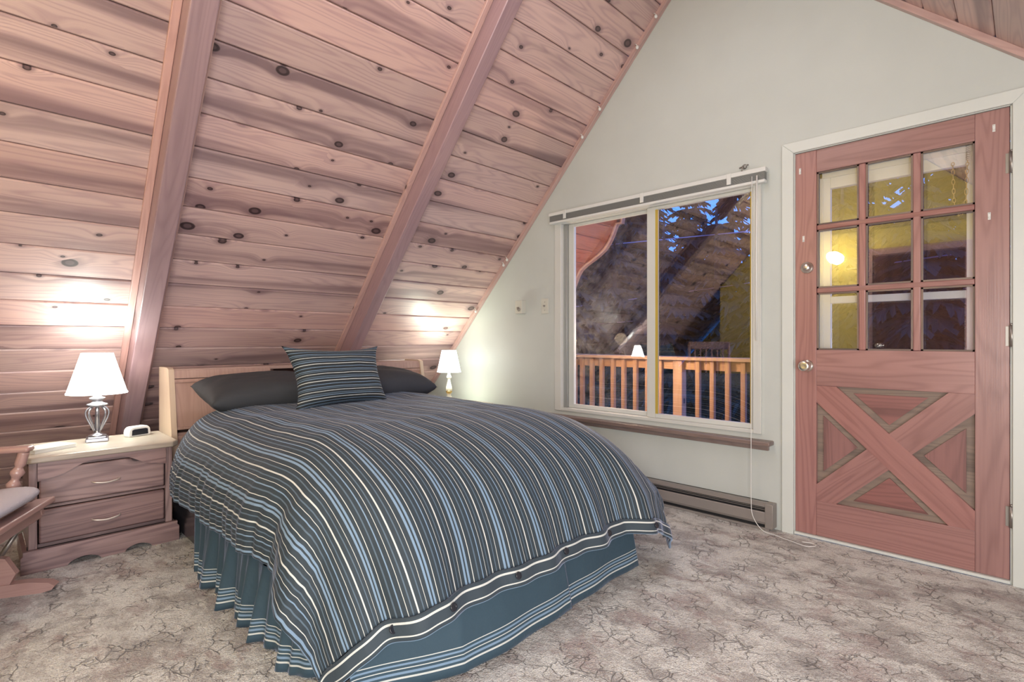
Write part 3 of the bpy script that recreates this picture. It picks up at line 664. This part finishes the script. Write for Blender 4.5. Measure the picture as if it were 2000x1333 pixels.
# alarm clock and book on the near nightstand
AC = tag(empty('alarm_clock', (-3.50, -2.462, NZ), math.radians(20)), 'small white alarm clock with dark face near the nightstand back corner', 'clock')
b = MB(); pr = [(-.055, 0), (.055, 0), (.058, .02)]+arc(.030, .028, .026, 0, 90, 6)+arc(-.030, .028, .026, 90, 180, 6)+[(-.058, .02)]
b.prism(pr, -.025, .025, ax='x'); o = b.build('case', M['whiteplastic'], AC); md = o.modifiers.new('b', 'BEVEL'); md.width = .006; md.segments = 3; md.limit_method = 'ANGLE'
b = MB(); b.prism([(-.042, .008), (.042, .008), (.040, .036), (.030, .040), (-.030, .040), (-.040, .036)], .0251, .0275, ax='x'); b.build('display', M['blackplastic'], AC)
BK = tag(empty('paperback_book', (-3.36, -2.845, NZ), math.radians(28)), 'white paperback lying open-spined on the nightstand behind the chair arm', 'book')
b = MB(); b.box((0, 0, .009), (.12, .175, .014), bev=.001); b.build('pages', M['paper'], BK)
b = MB(); b.box((0, 0, .0010), (.125, .18, .002)); b.box((.002, 0, .0172), (.125, .18, .002)); b.box((-.0635, 0, .009), (.002, .18, .018)); b.build('cover', M['whiteplastic'], BK)

# ------------------------------------------------------------ glider rocking chair at the left edge
CH = tag(empty('rocking_chair', (-2.818, -3.205, 0), math.radians(-25)), 'wooden glider rocker with pale grey seat cushion beside the nightstand', 'chair')
def tb(name, mat, fn): b = MB(); fn(b); return b.build(name, mat, CH)
for sx in (-1, 1):
    tb('foot_rail', M['chairwood'], lambda b: b.prism([(-.26, 0), (.24, 0), (.275, .008), (.285, .022), (.265, .038), (.20, .050), (-.20, .050), (-.27, .035), (-.28, .012)], sx*.235-.022, sx*.235+.022, ax='x'))
    tb('base_post', M['chairwood'], lambda b: b.prism([(.02, .04), (.13, .04), (.155, .09), (.12, .155), (.05, .17), (-.02, .12)], sx*.235-.015, sx*.235+.015, ax='x'))
    tb('swing_link', M['hinge'], lambda b: (b.tube([(sx*.255, .06, .10), (sx*.255, .15, .26)], .009, 8), b.lathe([(.018, -.006), (.018, .006)], n=14, M=Matrix.Translation((sx*.258, .06, .10)) @ Matrix.Rotation(PI/2, 4, 'Y')), b.lathe([(.018, -.006), (.018, .006)], n=14, M=Matrix.Translation((sx*.258, .15, .26)) @ Matrix.Rotation(PI/2, 4, 'Y'))))
    tb('swing_link', M['hinge'], lambda b: b.tube([(sx*.255, -.14, .10), (sx*.255, -.08, .25)], .009, 8))
tb('cross_beam', M['chairwood'], lambda b: b.b2((-.22, .03, .05), (.22, .075, .095), g=0, bev=.006))
tb('cross_beam', M['chairwood'], lambda b: b.b2((-.22, -.19, .05), (.22, -.15, .095), g=0, bev=.006))
TL = Matrix.Translation((0, 0, .335)) @ Matrix.Rotation(math.radians(7), 4, 'X')
def seatf(b):
    b.box((0, .232, .002), (.56, .07, .024), M=TL, g=0, bev=.006, seg=2); b.box((0, .215, -.035), (.50, .025, .05), M=TL, g=0, bev=.005)
    for sx in (-1, 1): b.box((sx*.25, 0, -.02), (.03, .46, .06), M=TL, g=1, bev=.006)
    b.box((0, -.225, -.02), (.50, .03, .06), M=TL, g=0, bev=.006)
    for k in range(6): b.box((0, -.18+.075*k, -.012), (.48, .045, .012), M=TL, g=0)
tb('seat_frame', M['chairwood'], seatf)
def cushion_pts(w_, d_, h_, zo, TM):
    def fn(u, v):
        th = u*2*PI; ph = (v-.5)*PI
        cx_, sx_ = math.cos(th), math.sin(th); e = .45
        X = w_/2*math.copysign(abs(cx_)**e, cx_)*max(0.0, math.cos(ph))**.55; Y = d_/2*math.copysign(abs(sx_)**e, sx_)*max(0.0, math.cos(ph))**.55
        return TM @ Vector((X, Y, zo+h_/2*math.sin(ph)))
    return fn
tb('seat_cushion', M['cush'], lambda b: b.grid(cushion_pts(.52, .50, .085, .062, TL @ Matrix.Translation((0, .02, 0))), 64, 16, lambda u, v: (u, v)))
for sx in (-1, 1):
    tb('arm_rest', M['chairwood'], lambda b: b.box((sx*.265, -.02, .590), (.06, .42, .024), M=Matrix.Translation((0, .0, 0)), g=1, bev=.011, seg=3))
    def tp(b, sx=sx):
        P0, P1 = Vector((sx*.262, .10, .33)), Vector((sx*.262, .165, .58)); n = 24
        pts = [P0.lerp(P1, k/n) for k in range(n+1)]
        rad = [.019+.006*math.sin(k*1.3)*(1 if 3 < k < 19 else 0) for k in range(n+1)]
        b.tube(pts, rad, 12)
    tb('turned_post', M['chairwood'], tp)
    tb('back_post', M['chairwood'], lambda b: b.tube(smoothpts([(sx*.235, -.20, .30), (sx*.24, -.24, .6), (sx*.24, -.34, 1.0)], 5), .018, 10))
for k in range(6): tb('back_spindle', M['chairwood'], lambda b: b.tube(smoothpts([(-.17+.068*k, -.21, .33), (-.17+.068*k, -.27, .6), (-.17+.068*k, -.335, .93)], 5), .010, 8))
tb('crest_rail', M['chairwood'], lambda b: b.box((0, -.345, .97), (.50, .028, .10), g=0, bev=.012, seg=3))

# ------------------------------------------------------------ bed
BD = tag(empty('bed', (-2.3, -1.63, 0)), 'queen bed frame with slanted bookcase headboard against the planked slope', 'bed')
BY0, BY1 = -2.375, -.915
b = MB(); b.b2((-3.36, BY0+.05, .03), (-1.45, BY1-.06, .28), g=0); pt(b, 'box_base', M['blackplastic'], BD)
b = MB(); b.b2((-3.36, BY0+.05, .30), (-1.58, BY1-.05, .575), bev=.13, seg=6); pt(b, 'mattress', M['sheet'], BD)
# headboard: profile in (x,z), slanted front
HY0, HY1 = -2.318, -.56
def hx(z): return -3.36-(z-.10)*.19       # slanted front face
def slab(b, y0, y1, z0, z1, out, th, g=1):  # slab following the slanted front
    b.prism([(hx(z0)+out, z0), (hx(z1)+out, z1), (hx(z1)+out-th, z1), (hx(z0)+out-th, z0)], y0, y1, g=g)
for (a, c) in ((HY0, HY0+.028), (HY1-.028, HY1)):
    b = MB(); b.prism([(hx(.02)+.02, .02), (hx(.875)+.02, .875), (hx(.885)-.01, .885), (-3.70, .885), (-3.70, .02)], a, c, g=1); pt(b, 'side_panel', M['maplelight'], BD)
b = MB(); b.b2((-3.70, HY0+.028, .855), (hx(.87)-.01, HY1-.028, .875), g=1, bev=.002); b.b2((-3.70, HY0+.028, .02), (-3.69, HY1-.028, .855), g=1); b.b2((-3.69, HY0+.028, .50), (hx(.5)-.02, HY1-.028, .515), g=1)
slab(b, HY0+.028, HY1-.028, .02, .50, -.002, .02); pt(b, 'shelf_case', M['maple'], BD)
for (a, c) in ((HY0+.028, -1.752), (-1.09, HY1-.028)):
    b = MB(); slab(b, a, c, .822, .868, .010, .02); slab(b, a, c, .535, .818, .002, .018); slab(b, a+.0, c-.0, .800, .818, .012, .012); slab(b, a, c, .535, .55, .010, .012); pt(b, 'sliding_door', M['maple'], BD)
b = MB(); b.b2((-3.69, -1.752, .516), (hx(.6)-.02, -1.74, .854)); b.b2((-3.69, -1.10, .516), (hx(.6)-.02, -1.09, .854)); b.b2((-3.689, -1.74, .516), (-3.68, -1.10, .854)); pt(b, 'open_compartment', M['darkwood'], BD)
# bed skirt
SK = tag(empty('bed_skirt', (-2.0, -1.65, 0)), 'navy bed skirt with thin striped hem hanging round the bed base', 'bed skirt')
def skirt_near(u, v):      # u along x (head->foot), v bottom->top
    x = -2.66+(1.20)*u; z = .006+.25*v; k = (1-v)
    sl_ = .10*(1-u)**6*(v)      # head end leans back
    a = .016*math.sin(x*31+.8*math.sin(x*9))+.010*math.sin(x*57+1.3)+.006*math.sin(x*93)
    y = -2.375+.07*max(0, min(1, (x+1.75)/.29))**2-.03*k+a*(.25+.75*k)*1.25
    return Vector((x-sl_+.006*math.sin(x*44)*k, y, z+.006*k*math.sin(x*23)))
b = MB(); b.grid(skirt_near, 220, 14, lambda u, v: (u*1.4, .012+.25*v)); o = pt(b, 'gathered_side', M['skirt'], SK); o.modifiers.new('s', 'SOLIDIFY').thickness = .003
def skirt_foot(y0, y1, off):
    def fn(u, v):
        y = y0+(y1-y0)*u; z = .006+.25*v; k = 1-v
        return Vector((-1.315-.12*max(0, min(1, (-2.02-y)/.3))+.045*k+off+.010*k*math.sin(y*6.5+off*90)+.004*math.sin(y*23)*k, y+(.02*k if u > .98 else 0), z))
    return fn
for (a, c, of) in ((-2.335, -1.49, .010), (-1.52, -.97, -.010)):
    b = MB(); b.grid(skirt_foot(a, c, of), 80, 12, lambda u, v: (u, .012+.25*v)); o = pt(b, 'flat_panel', M['skirt'], SK); o.modifiers.new('s', 'SOLIDIFY').thickness = .003
b = MB(); b.grid(lambda u, v: Vector((-2.66+1.30*u, -.97+.02*(1-v)+.010*math.sin(u*60)*(1-v), .006+.25*v)), 100, 6, lambda u, v: (u, .012+.25*v)); o = pt(b, 'gathered_side', M['skirt'], SK); o.modifiers.new('s', 'SOLIDIFY').thickness = .003
# duvet
DV = tag(empty('duvet', (-2.2, -1.65, .7)), 'charcoal blue duvet with cream and blue pinstripes draped over the bed', 'duvet')
def prof(pts):
    P = [Vector(p) for p in smoothpts([(p[0], 0, p[1]) for p in pts], 6)]; S_ = [0]
    for i in range(1, len(P)): S_.append(S_[-1]+(P[i]-P[i-1]).length)
    return P, S_
def ev(PS, s):
    P, S_ = PS
    if s <= 0: return P[0].x, P[0].z
    for i in range(1, len(P)):
        if s <= S_[i]:
            t = (s-S_[i-1])/(S_[i]-S_[i-1]); q = P[i-1].lerp(P[i], t); return q.x, q.z
    e = s-S_[-1]; d = (P[-1]-P[-2]).normalized(); q = P[-1]+d*e
    return q.x, q.z
TOPZ = .698
FOOT = prof([(0, TOPZ), (.20, TOPZ-.022), (.38, TOPZ-.078), (.51, TOPZ-.165), (.595, TOPZ-.28), (.645, TOPZ-.40), (.675, TOPZ-.50), (.70, TOPZ-.60), (.73, TOPZ-.66)])
SIDE = prof([(0, TOPZ), (.12, TOPZ-.018), (.24, TOPZ-.070), (.325, TOPZ-.155), (.365, TOPZ-.26), (.37, TOPZ-.36), (.375, TOPZ-.46), (.39, TOPZ-.56), (.41, TOPZ-.65)])
CXF = -1.89; CYN = -2.095; CYF = -1.17
LF, LS = .835, .585
HX0 = -2.98
def drape(a, bb, lift=0.0):
    """a = x on the flat cloth; bb = y on the flat cloth"""
    da = max(0, a-CXF); db = (CYN-bb) if bb < CYN else (bb-CYF if bb > CYF else 0); sgn = -1 if bb < CYN else 1
    bx, by = min(a, CXF), min(max(bb, CYN), CYF)
    d = (da**2.25+db**2.25)**(1/2.25)
    if d < 1e-6: 
        R = 0; z = TOPZ; ux, uy = 0, 0
    else:
        h_ = math.hypot(da, db); ux, uy = da/h_, sgn*db/h_; w_ = ux*ux
        r1, z1 = ev(FOOT, d); r2, z2 = ev(SIDE, d); R = r1*w_+r2*(1-w_); z = z1*w_+z2*(1-w_)
        th = math.atan2(db, da) if (da > 0 or db > 0) else 0
        cor = math.sin(2*th) if da > 0 and db > 0 else 0
        ramp = max(0, (d-.35))/.5
        R += cor*(.19*min(1, d/.75)**2 if sgn > 0 else -.015*min(1, d/.6)); R += cor*ramp*(.045*math.sin(th*9+.5)+.02*math.sin(th*17))
        if z < .03: R += (.03-z)*.6; z = .03
        # gathers on the sides, gentle folds at the foot
        sr = min(1, max(0, (d-.18)/.38))
        sidef = (1-w_)
        if sgn < 0 or True:
            R += sidef*max(0, sr-.25)*(.004*math.sin(a*53+3*math.sin(a*5))+.0035*math.sin(a*97+2*math.sin(a*9))+.007*math.sin(a*13+1.5*math.sin(a*3)))
        hd = max(0, min(1, (-2.62-a)/.40)); R -= sidef*.06*hd*hd*min(1, d/.35)
        R += w_*min(1, max(0, (d-.45)/.4))*(.012*math.sin(bb*17+1.2*math.sin(bb*5))+.006*math.sin(bb*41+.5))
    n_ = noise.noise(Vector((a*2.3, bb*2.3, 1.7)))*.014+noise.noise(Vector((a*7, bb*5, 4.2)))*.006
    flat = 1-min(1, d/.45)
    z += n_*(.35+.65*flat)
    # head edge falls a little towards the near side
    R += lift*.9
    return Vector((bx+ux*R, by+uy*R, z+(lift if d < .35 else lift*.3)))
A0, A1 = HX0, CXF+LF; B0_, B1_ = CYN-LS, CYF+LS
def dfn(u, v):
    a = A0+(A1-A0)*u; bb = B0_+(B1_-B0_)*v
    return drape(a, bb)
b = MB(); b.grid(dfn, 230, 260, lambda u, v: (A0+(A1-A0)*u, 10+B0_+(B1_-B0_)*v)); dv = pt(b, 'cover', M['duvet'], DV); md = dv.modifiers.new('s', 'SOLIDIFY'); md.thickness = .016; md.offset = 0
b = MB(); BWD = .062
b.grid(lambda u, v: drape(A1+.001+BWD*u, B0_+(B1_-B0_)*v, .012), 6, 220, lambda u, v: (v, u*BWD)); bo = pt(b, 'button_band', M['band'], DV); md = bo.modifiers.new('s', 'SOLIDIFY'); md.thickness = .010; md.offset = 0
for yb_ in (-2.34, -2.115, -1.83, -1.56, -1.29, -1.03):
    p = drape(A1+BWD*.45, yb_, .012); q = drape(A1+BWD*.45+.02, yb_, .012); dn = (q-p).normalized(); nrm = dn.cross(Vector((0, 1, 0))).normalized()
    if nrm.x < 0: nrm = -nrm
    Mx = Matrix.Translation(p+nrm*.007) @ nrm.to_track_quat('Z', 'Y').to_matrix().to_4x4()
    b = MB(); b.lathe([(.012, 0), (.013, .003), (.011, .006), (.008, .004), (.001, .004)], n=18, M=Mx); pt(b, 'button', M['blackplastic'], bo)
# pillows
def pillow_mesh(wd, ht, th, seedv, pinch=.10, pw=2.6, ex_=.62):
    def fn(sgn):
        def g(u, v):
            x, y = 2*u-1, 2*v-1
            ex = 1-pinch*(1-abs(x)**2.0)*0; 
            X = x*wd/2*(1-pinch*(1-y*y)*abs(x)**3); Y = y*ht/2*(1-pinch*(1-x*x)*abs(y)**3)
            t_ = max(0, (1-abs(x)**pw))**ex_*max(0, (1-abs(y)**pw))**ex_
            nz = noise.noise(Vector((x*2.2+seedv, y*2.2, sgn)))*.12+noise.noise(Vector((x*5+seedv, y*5, sgn*2)))*.04
            return Vector((X, Y, sgn*th/2*t_*(1+nz)))
        return g
    b = MB()
    b.grid(fn(1), 44, 34, lambda u, v: (u*wd, v*ht+.5)); b.grid(fn(-1), 44, 34, lambda u, v: (u*wd, v*ht+.5))
    return b
def place(o, c, xa, ya):
    xa = Vector(xa).normalized(); ya = Vector(ya); ya = (ya-xa*ya.dot(xa)).normalized(); za = xa.cross(ya)
    o.matrix_world = Matrix(((xa.x, ya.x, za.x, c[0]), (xa.y, ya.y, za.y, c[1]), (xa.z, ya.z, za.z, c[2]), (0, 0, 0, 1)))
o = pillow_mesh(.66, .48, .18, 1.0, .04, 3.6, .5).build('pillow', M['darkpillow'], merge=True); place(o, (-3.07, -1.935, .755), (.05, 1, .0), (-1, .05, .14)); tag(o, 'plain charcoal pillow lying at the nightstand side of the headboard', 'pillow', 'pillows on the bed')
o = pillow_mesh(.68, .46, .20, 6.0, .04, 3.6, .5).build('pillow', M['darkpillow'], merge=True); place(o, (-3.07, -1.24, .755), (-.05, 1, .0), (-1, -.05, .14)); tag(o, 'plain charcoal pillow half hidden behind the striped one, window side', 'pillow', 'pillows on the bed')
ps = pillow_mesh(.60, .36, .16, 3.0, .19).build('pillow', M['sham'], merge=True); place(ps, (-2.665, -1.705, .842), (-.07, .57, -.006), (-.10, -.03, .28)); tag(ps, 'striped pillow leaning up against the headboard middle', 'pillow', 'pillows on the bed')

# ------------------------------------------------------------ outside: eaves, balcony, wires, trees, snow
def eave(name, org, up, nr, smax, label, edge):
    t = tag(empty(name, (org.x, .12, 0)), kind='structure')
    R = Matrix(((0, up.x, nr.x, org.x), (1, 0, 0, 0), (0, up.z, nr.z, org.z), (0, 0, 0, 1)))
    mb = MB(); s_ = 1.0
    while s_ < smax-.02:
        mb.box(((.125+1.0)/2, s_+.07, -.03), (.875, .137, .02), M=R, g=0, bev=.004, seg=1); s_ += .1405
    mb.box(((.125+1.0)/2, smax/2+.4, -.06), (.90, smax-.8, .03), M=R, g=0); mb.build('soffit_boards', M['soffit'], t).matrix_parent_inverse = Matrix.Translation(-t.location)
    lo = edge; hi = [(s, -.10) for s, d in edge][::-1]
    mb = MB(); mb.prism(lo+hi, 1.0, 1.035, ax='y', M=Matrix(((up.x, 0, nr.x, org.x), (0, 1, 0, 0), (up.z, 0, nr.z, org.z), (0, 0, 0, 1)))); mb.build('barge_board', M['soffit'], t).matrix_parent_inverse = Matrix.Translation(-t.location)
    mb = MB(); mb.prism(edge+[(s, d-.016) for s, d in edge][::-1], .990, 1.04, ax='y', M=Matrix(((up.x, 0, nr.x, org.x), (0, 1, 0, 0), (up.z, 0, nr.z, org.z), (0, 0, 0, 1)))); mb.build('barge_edging', M['bargeedge'], t).matrix_parent_inverse = Matrix.Translation(-t.location)
    return t
sc_ = [(2.10, .055), (2.148, .040), (2.20, .022), (2.26, .004), (2.329, -.006), (2.40, .008), (2.475, .035), (2.56, .062), (2.639, .078), (2.72, .072), (2.80, .052), (2.86, .030), (2.891, .024), (2.925, .060), (2.985, .018), (3.05, .02)]
ed = [(.8, .06)]+sc_+[(4.6, .05)]
eave('trim_4', OL, UPL, NRL, 4.78, '', ed)
eave('trim_5', OR, UPR, NRR, 5.0, '', [(.8, .06), (2.2, .05), (2.4, .0), (2.7, .07), (3.0, .02), (4.9, .05)])
o = MB().b2((-4.6, .12, -.10), (1.4, 1.35, -.02)).build('deck', M['outwood']); tag(o, kind='structure')
RL = tag(empty('balcony_railing', (-1.5, 1.2, 0)), 'orange-lit wooden balcony railing outside the window', 'railing')
b = MB(); b.b2((-4.3, 1.15, .868), (.6, 1.29, .898), g=0, bev=.004); pt(b, 'top_rail', M['outwood'], RL)
b = MB(); b.b2((-4.3, 1.235, .785), (.6, 1.273, .862), g=0, bev=.004); pt(b, 'upper_rail', M['outwood'], RL)
b = MB(); b.b2((-4.3, 1.235, .10), (.6, 1.273, .18), g=0, bev=.004); pt(b, 'lower_rail', M['outwood'], RL)
bx_ = [-3.79, -3.67, -3.55, -3.43, -3.315, -3.223, -3.103, -2.987, -2.856, -2.738, -2.611, -2.485, -2.357, -2.007, -1.882, -1.754, -1.629]+[-1.629+.1255*i for i in range(1, 17)]
bal = None
for x in bx_:
    if bal is None: b = MB(); b.b2((-.019, 1.192, .02), (.019, 1.232, .866), g=2, bev=.003); bal = b.build('baluster', M['outwood']); q = bal
    else: q = bal.copy(); COL.objects.link(q)
    q.parent = RL; q.matrix_parent_inverse = Matrix.Translation(-RL.location); q.location = (x, 0, 0)
for x in (-2.186, -.05): b = MB(); b.b2((x-.042, 1.19, -.02), (x+.042, 1.274, .866), g=2, bev=.004); pt(b, 'post', M['outwood'], RL)
PL = tag(empty('porch_light', (-2.66, .12, 1.475)), 'lit porch light on the outer wall at the window left edge', 'lamp')
b = MB(); b.b2((-2.70, .12, 1.43), (-2.62, .135, 1.53), bev=.004); b.b2((-2.672, .135, 1.50), (-2.648, .19, 1.515)); b.lathe([(.04, 0), (.038, .012), (.01, .03)], c=(-2.66, .19, 1.512), n=16); pt(b, 'bracket', M['hinge'], PL)
b = MB(); b.lathe([(.002, -.065), (.022, -.055), (.032, -.02), (.032, .03), (.024, .035)], c=(-2.66, .19, 1.475), n=20); pt(b, 'globe', M['sconceglass'], PL)
light('porch_bulb', 'POINT', (-2.35, .55, 1.05), 30, (1.0, .74, .46), .05)
light('storm_door_fill', 'POINT', (-.98, .35, 1.95), 10, (1.0, .62, .32), .05)  # added fill without a fixture, brightens the storm door frame
# wires
for k, P in enumerate([[(-12, 7, 3.43), (-7.01, 7, 3.21), (-3.72, 7, 3.06), (2, 7, 2.8)], [(-12, 7, 1.62), (-7.85, 7.0, 1.83), (-3.69, 7.0, 2.1), (2, 7, 2.5)], [(-12, 7, 1.2), (-7.85, 7.0, 1.37), (-5.9, 7.0, 1.47), (-3.69, 7.0, 1.61), (2, 7, 1.95)], [(-7.4, 7, -.3), (-5.42, 7.0, .36), (-4.68, 7.0, .77), (-4.01, 7.0, 1.43), (-3.69, 7.0, 1.93), (-3.4, 7, 2.7)], [(-12, 7, -1.2), (-7.79, 7.0, -.29), (-5.9, 7.0, .14), (-3.6, 7, .5)]]):
    b = MB(); b.tube(smoothpts(P, 5), .010, 6); o = b.build('overhead_wire', M['wire'])
    tag(o, ['highest overhead wire crossing behind the window panes', 'middle overhead wire, upper of the close pair behind the panes', 'middle overhead wire, lower of the close pair behind the panes', 'overhead wire curving steeply up in the right window pane', 'lowest overhead wire, passing behind the balusters'][k], 'wire', 'overhead wires outside')
# snow ground and dark firs
def ground(u, v):
    x = -30+45*u; y = 1.6+60*v; z = -2.9+.25*noise.noise(Vector((x*.2, y*.2, 0)))+max(0, y-14)*.03
    return Vector((x, y, z))
b = MB(); b.grid(ground, 50, 60, lambda u, v: (u, v)); o = b.build('snow_ground', M['snow']); tag(o, kind='structure')
def fir(seed, h, rad, c0):
    rnd = random.Random(seed); b = MB()
    b.tube([(0, 0, 0), (.03, 0, h*.5), (0, 0, h)], [.16, .10, .02], 8); tr = b.build('trunk', M['bark'])
    b = MB(); z = c0
    while z < h-.1:
        f_ = (h-z)/(h-c0); R_ = rad*(f_**.8)*rnd.uniform(.8, 1.15)+.08
        n = 7
        for k in range(n):
            a = rnd.uniform(0, 2*PI); L = R_*rnd.uniform(.65, 1.1); dr = .28*L
            ca, sa = math.cos(a), math.sin(a)
            m = max(3, int(L/.16))
            for i in range(m):
                t0, t1 = i/m, (i+1.5)/m
                for sd in (-1, 1, 0):
                    sp = (.34*L*(1-t0*.75)+.05)*sd*rnd.uniform(.6, 1.2)
                    p0 = Vector((ca*L*t0, sa*L*t0, z-dr*t0*t0)); 
                    p1 = Vector((ca*L*t1-sa*sp, sa*L*t1+ca*sp, z-dr*t1*t1-abs(sp)*.25-.03))
                    d = (p1-p0); s_ = d.cross(Vector((0, 0, 1))).normalized()*.045 if d.length > 0 else Vector((.05, 0, 0))
                    vs = [b.bm.verts.new(q) for q in (p0-s_, p0+s_, p1+s_*.5+Vector((0, 0, -.03)), p1-s_*.5+Vector((0, 0, .03)))]
                    b._face(vs, [(0, 0)]*4, .5)
        z += .13+.10*(1-f_)
    fo = b.build('foliage', M['needles']); return tr, fo
protos = [fir(1, 11.5, 2.3, 1.6), fir(2, 10.5, 1.6, 1.2), fir(3, 6.6, 1.9, .8)]
used = [False]*3
def plant(kind, sl_, y, sc3, rz):
    x = sl_*(y+3.095)
    t = tag(empty('fir_tree', (x, y, -3.0+max(0, y-14)*.03), rz), ['tall broad dark fir tree standing in the dusk beyond the balcony', 'tall slim dark fir tree standing in the dusk beyond the balcony', 'short dark fir filling in below the tall ones beyond the balcony'][kind], 'tree', 'dark firs beyond the balcony')
    t.scale = (sc3, sc3, sc3)
    for o in protos[kind]:
        q = o if not used[kind] else o.copy()
        if used[kind]: COL.objects.link(q)
        q.parent = t
    used[kind] = True
for a in [(0, -.86, 8, 1, 0), (0, -.735, 9.5, 1, 1), (0, -.625, 8.5, .95, 2), (1, -.47, 13, .95, 3), (1, -.315, 9, 1.0, 4), (0, -.27, 10, 1.0, 5), (0, -.07, 9, 1.0, 6.1), (0, .06, 11, 1.1, 7), (0, -.80, 14, 1.2, 2.2), (0, -.60, 15.5, 1.1, .4), (0, -.27, 15, 1.1, 1.7), (0, -.20, 16, 1.0, 3.3), (1, -.68, 12, 1.2, .9),
          (2, -.80, 6, .95, .5), (2, -.66, 7, 1, 1.1), (2, -.54, 6.3, .95, 2.1), (2, -.43, 7, 1, .3), (2, -.33, 6.2, .9, 4), (2, -.22, 7, 1, 5), (2, -.12, 6.6, 1, 3.1), (2, -.02, 7.4, 1, .7), (2, -.60, 10, 1.3, 4.4), (2, -.49, 10.5, 1.25, 5.2), (2, -.40, 10.6, 1.3, 2.7), (2, -.17, 11, 1.3, 1.9)]:
    plant(*a)
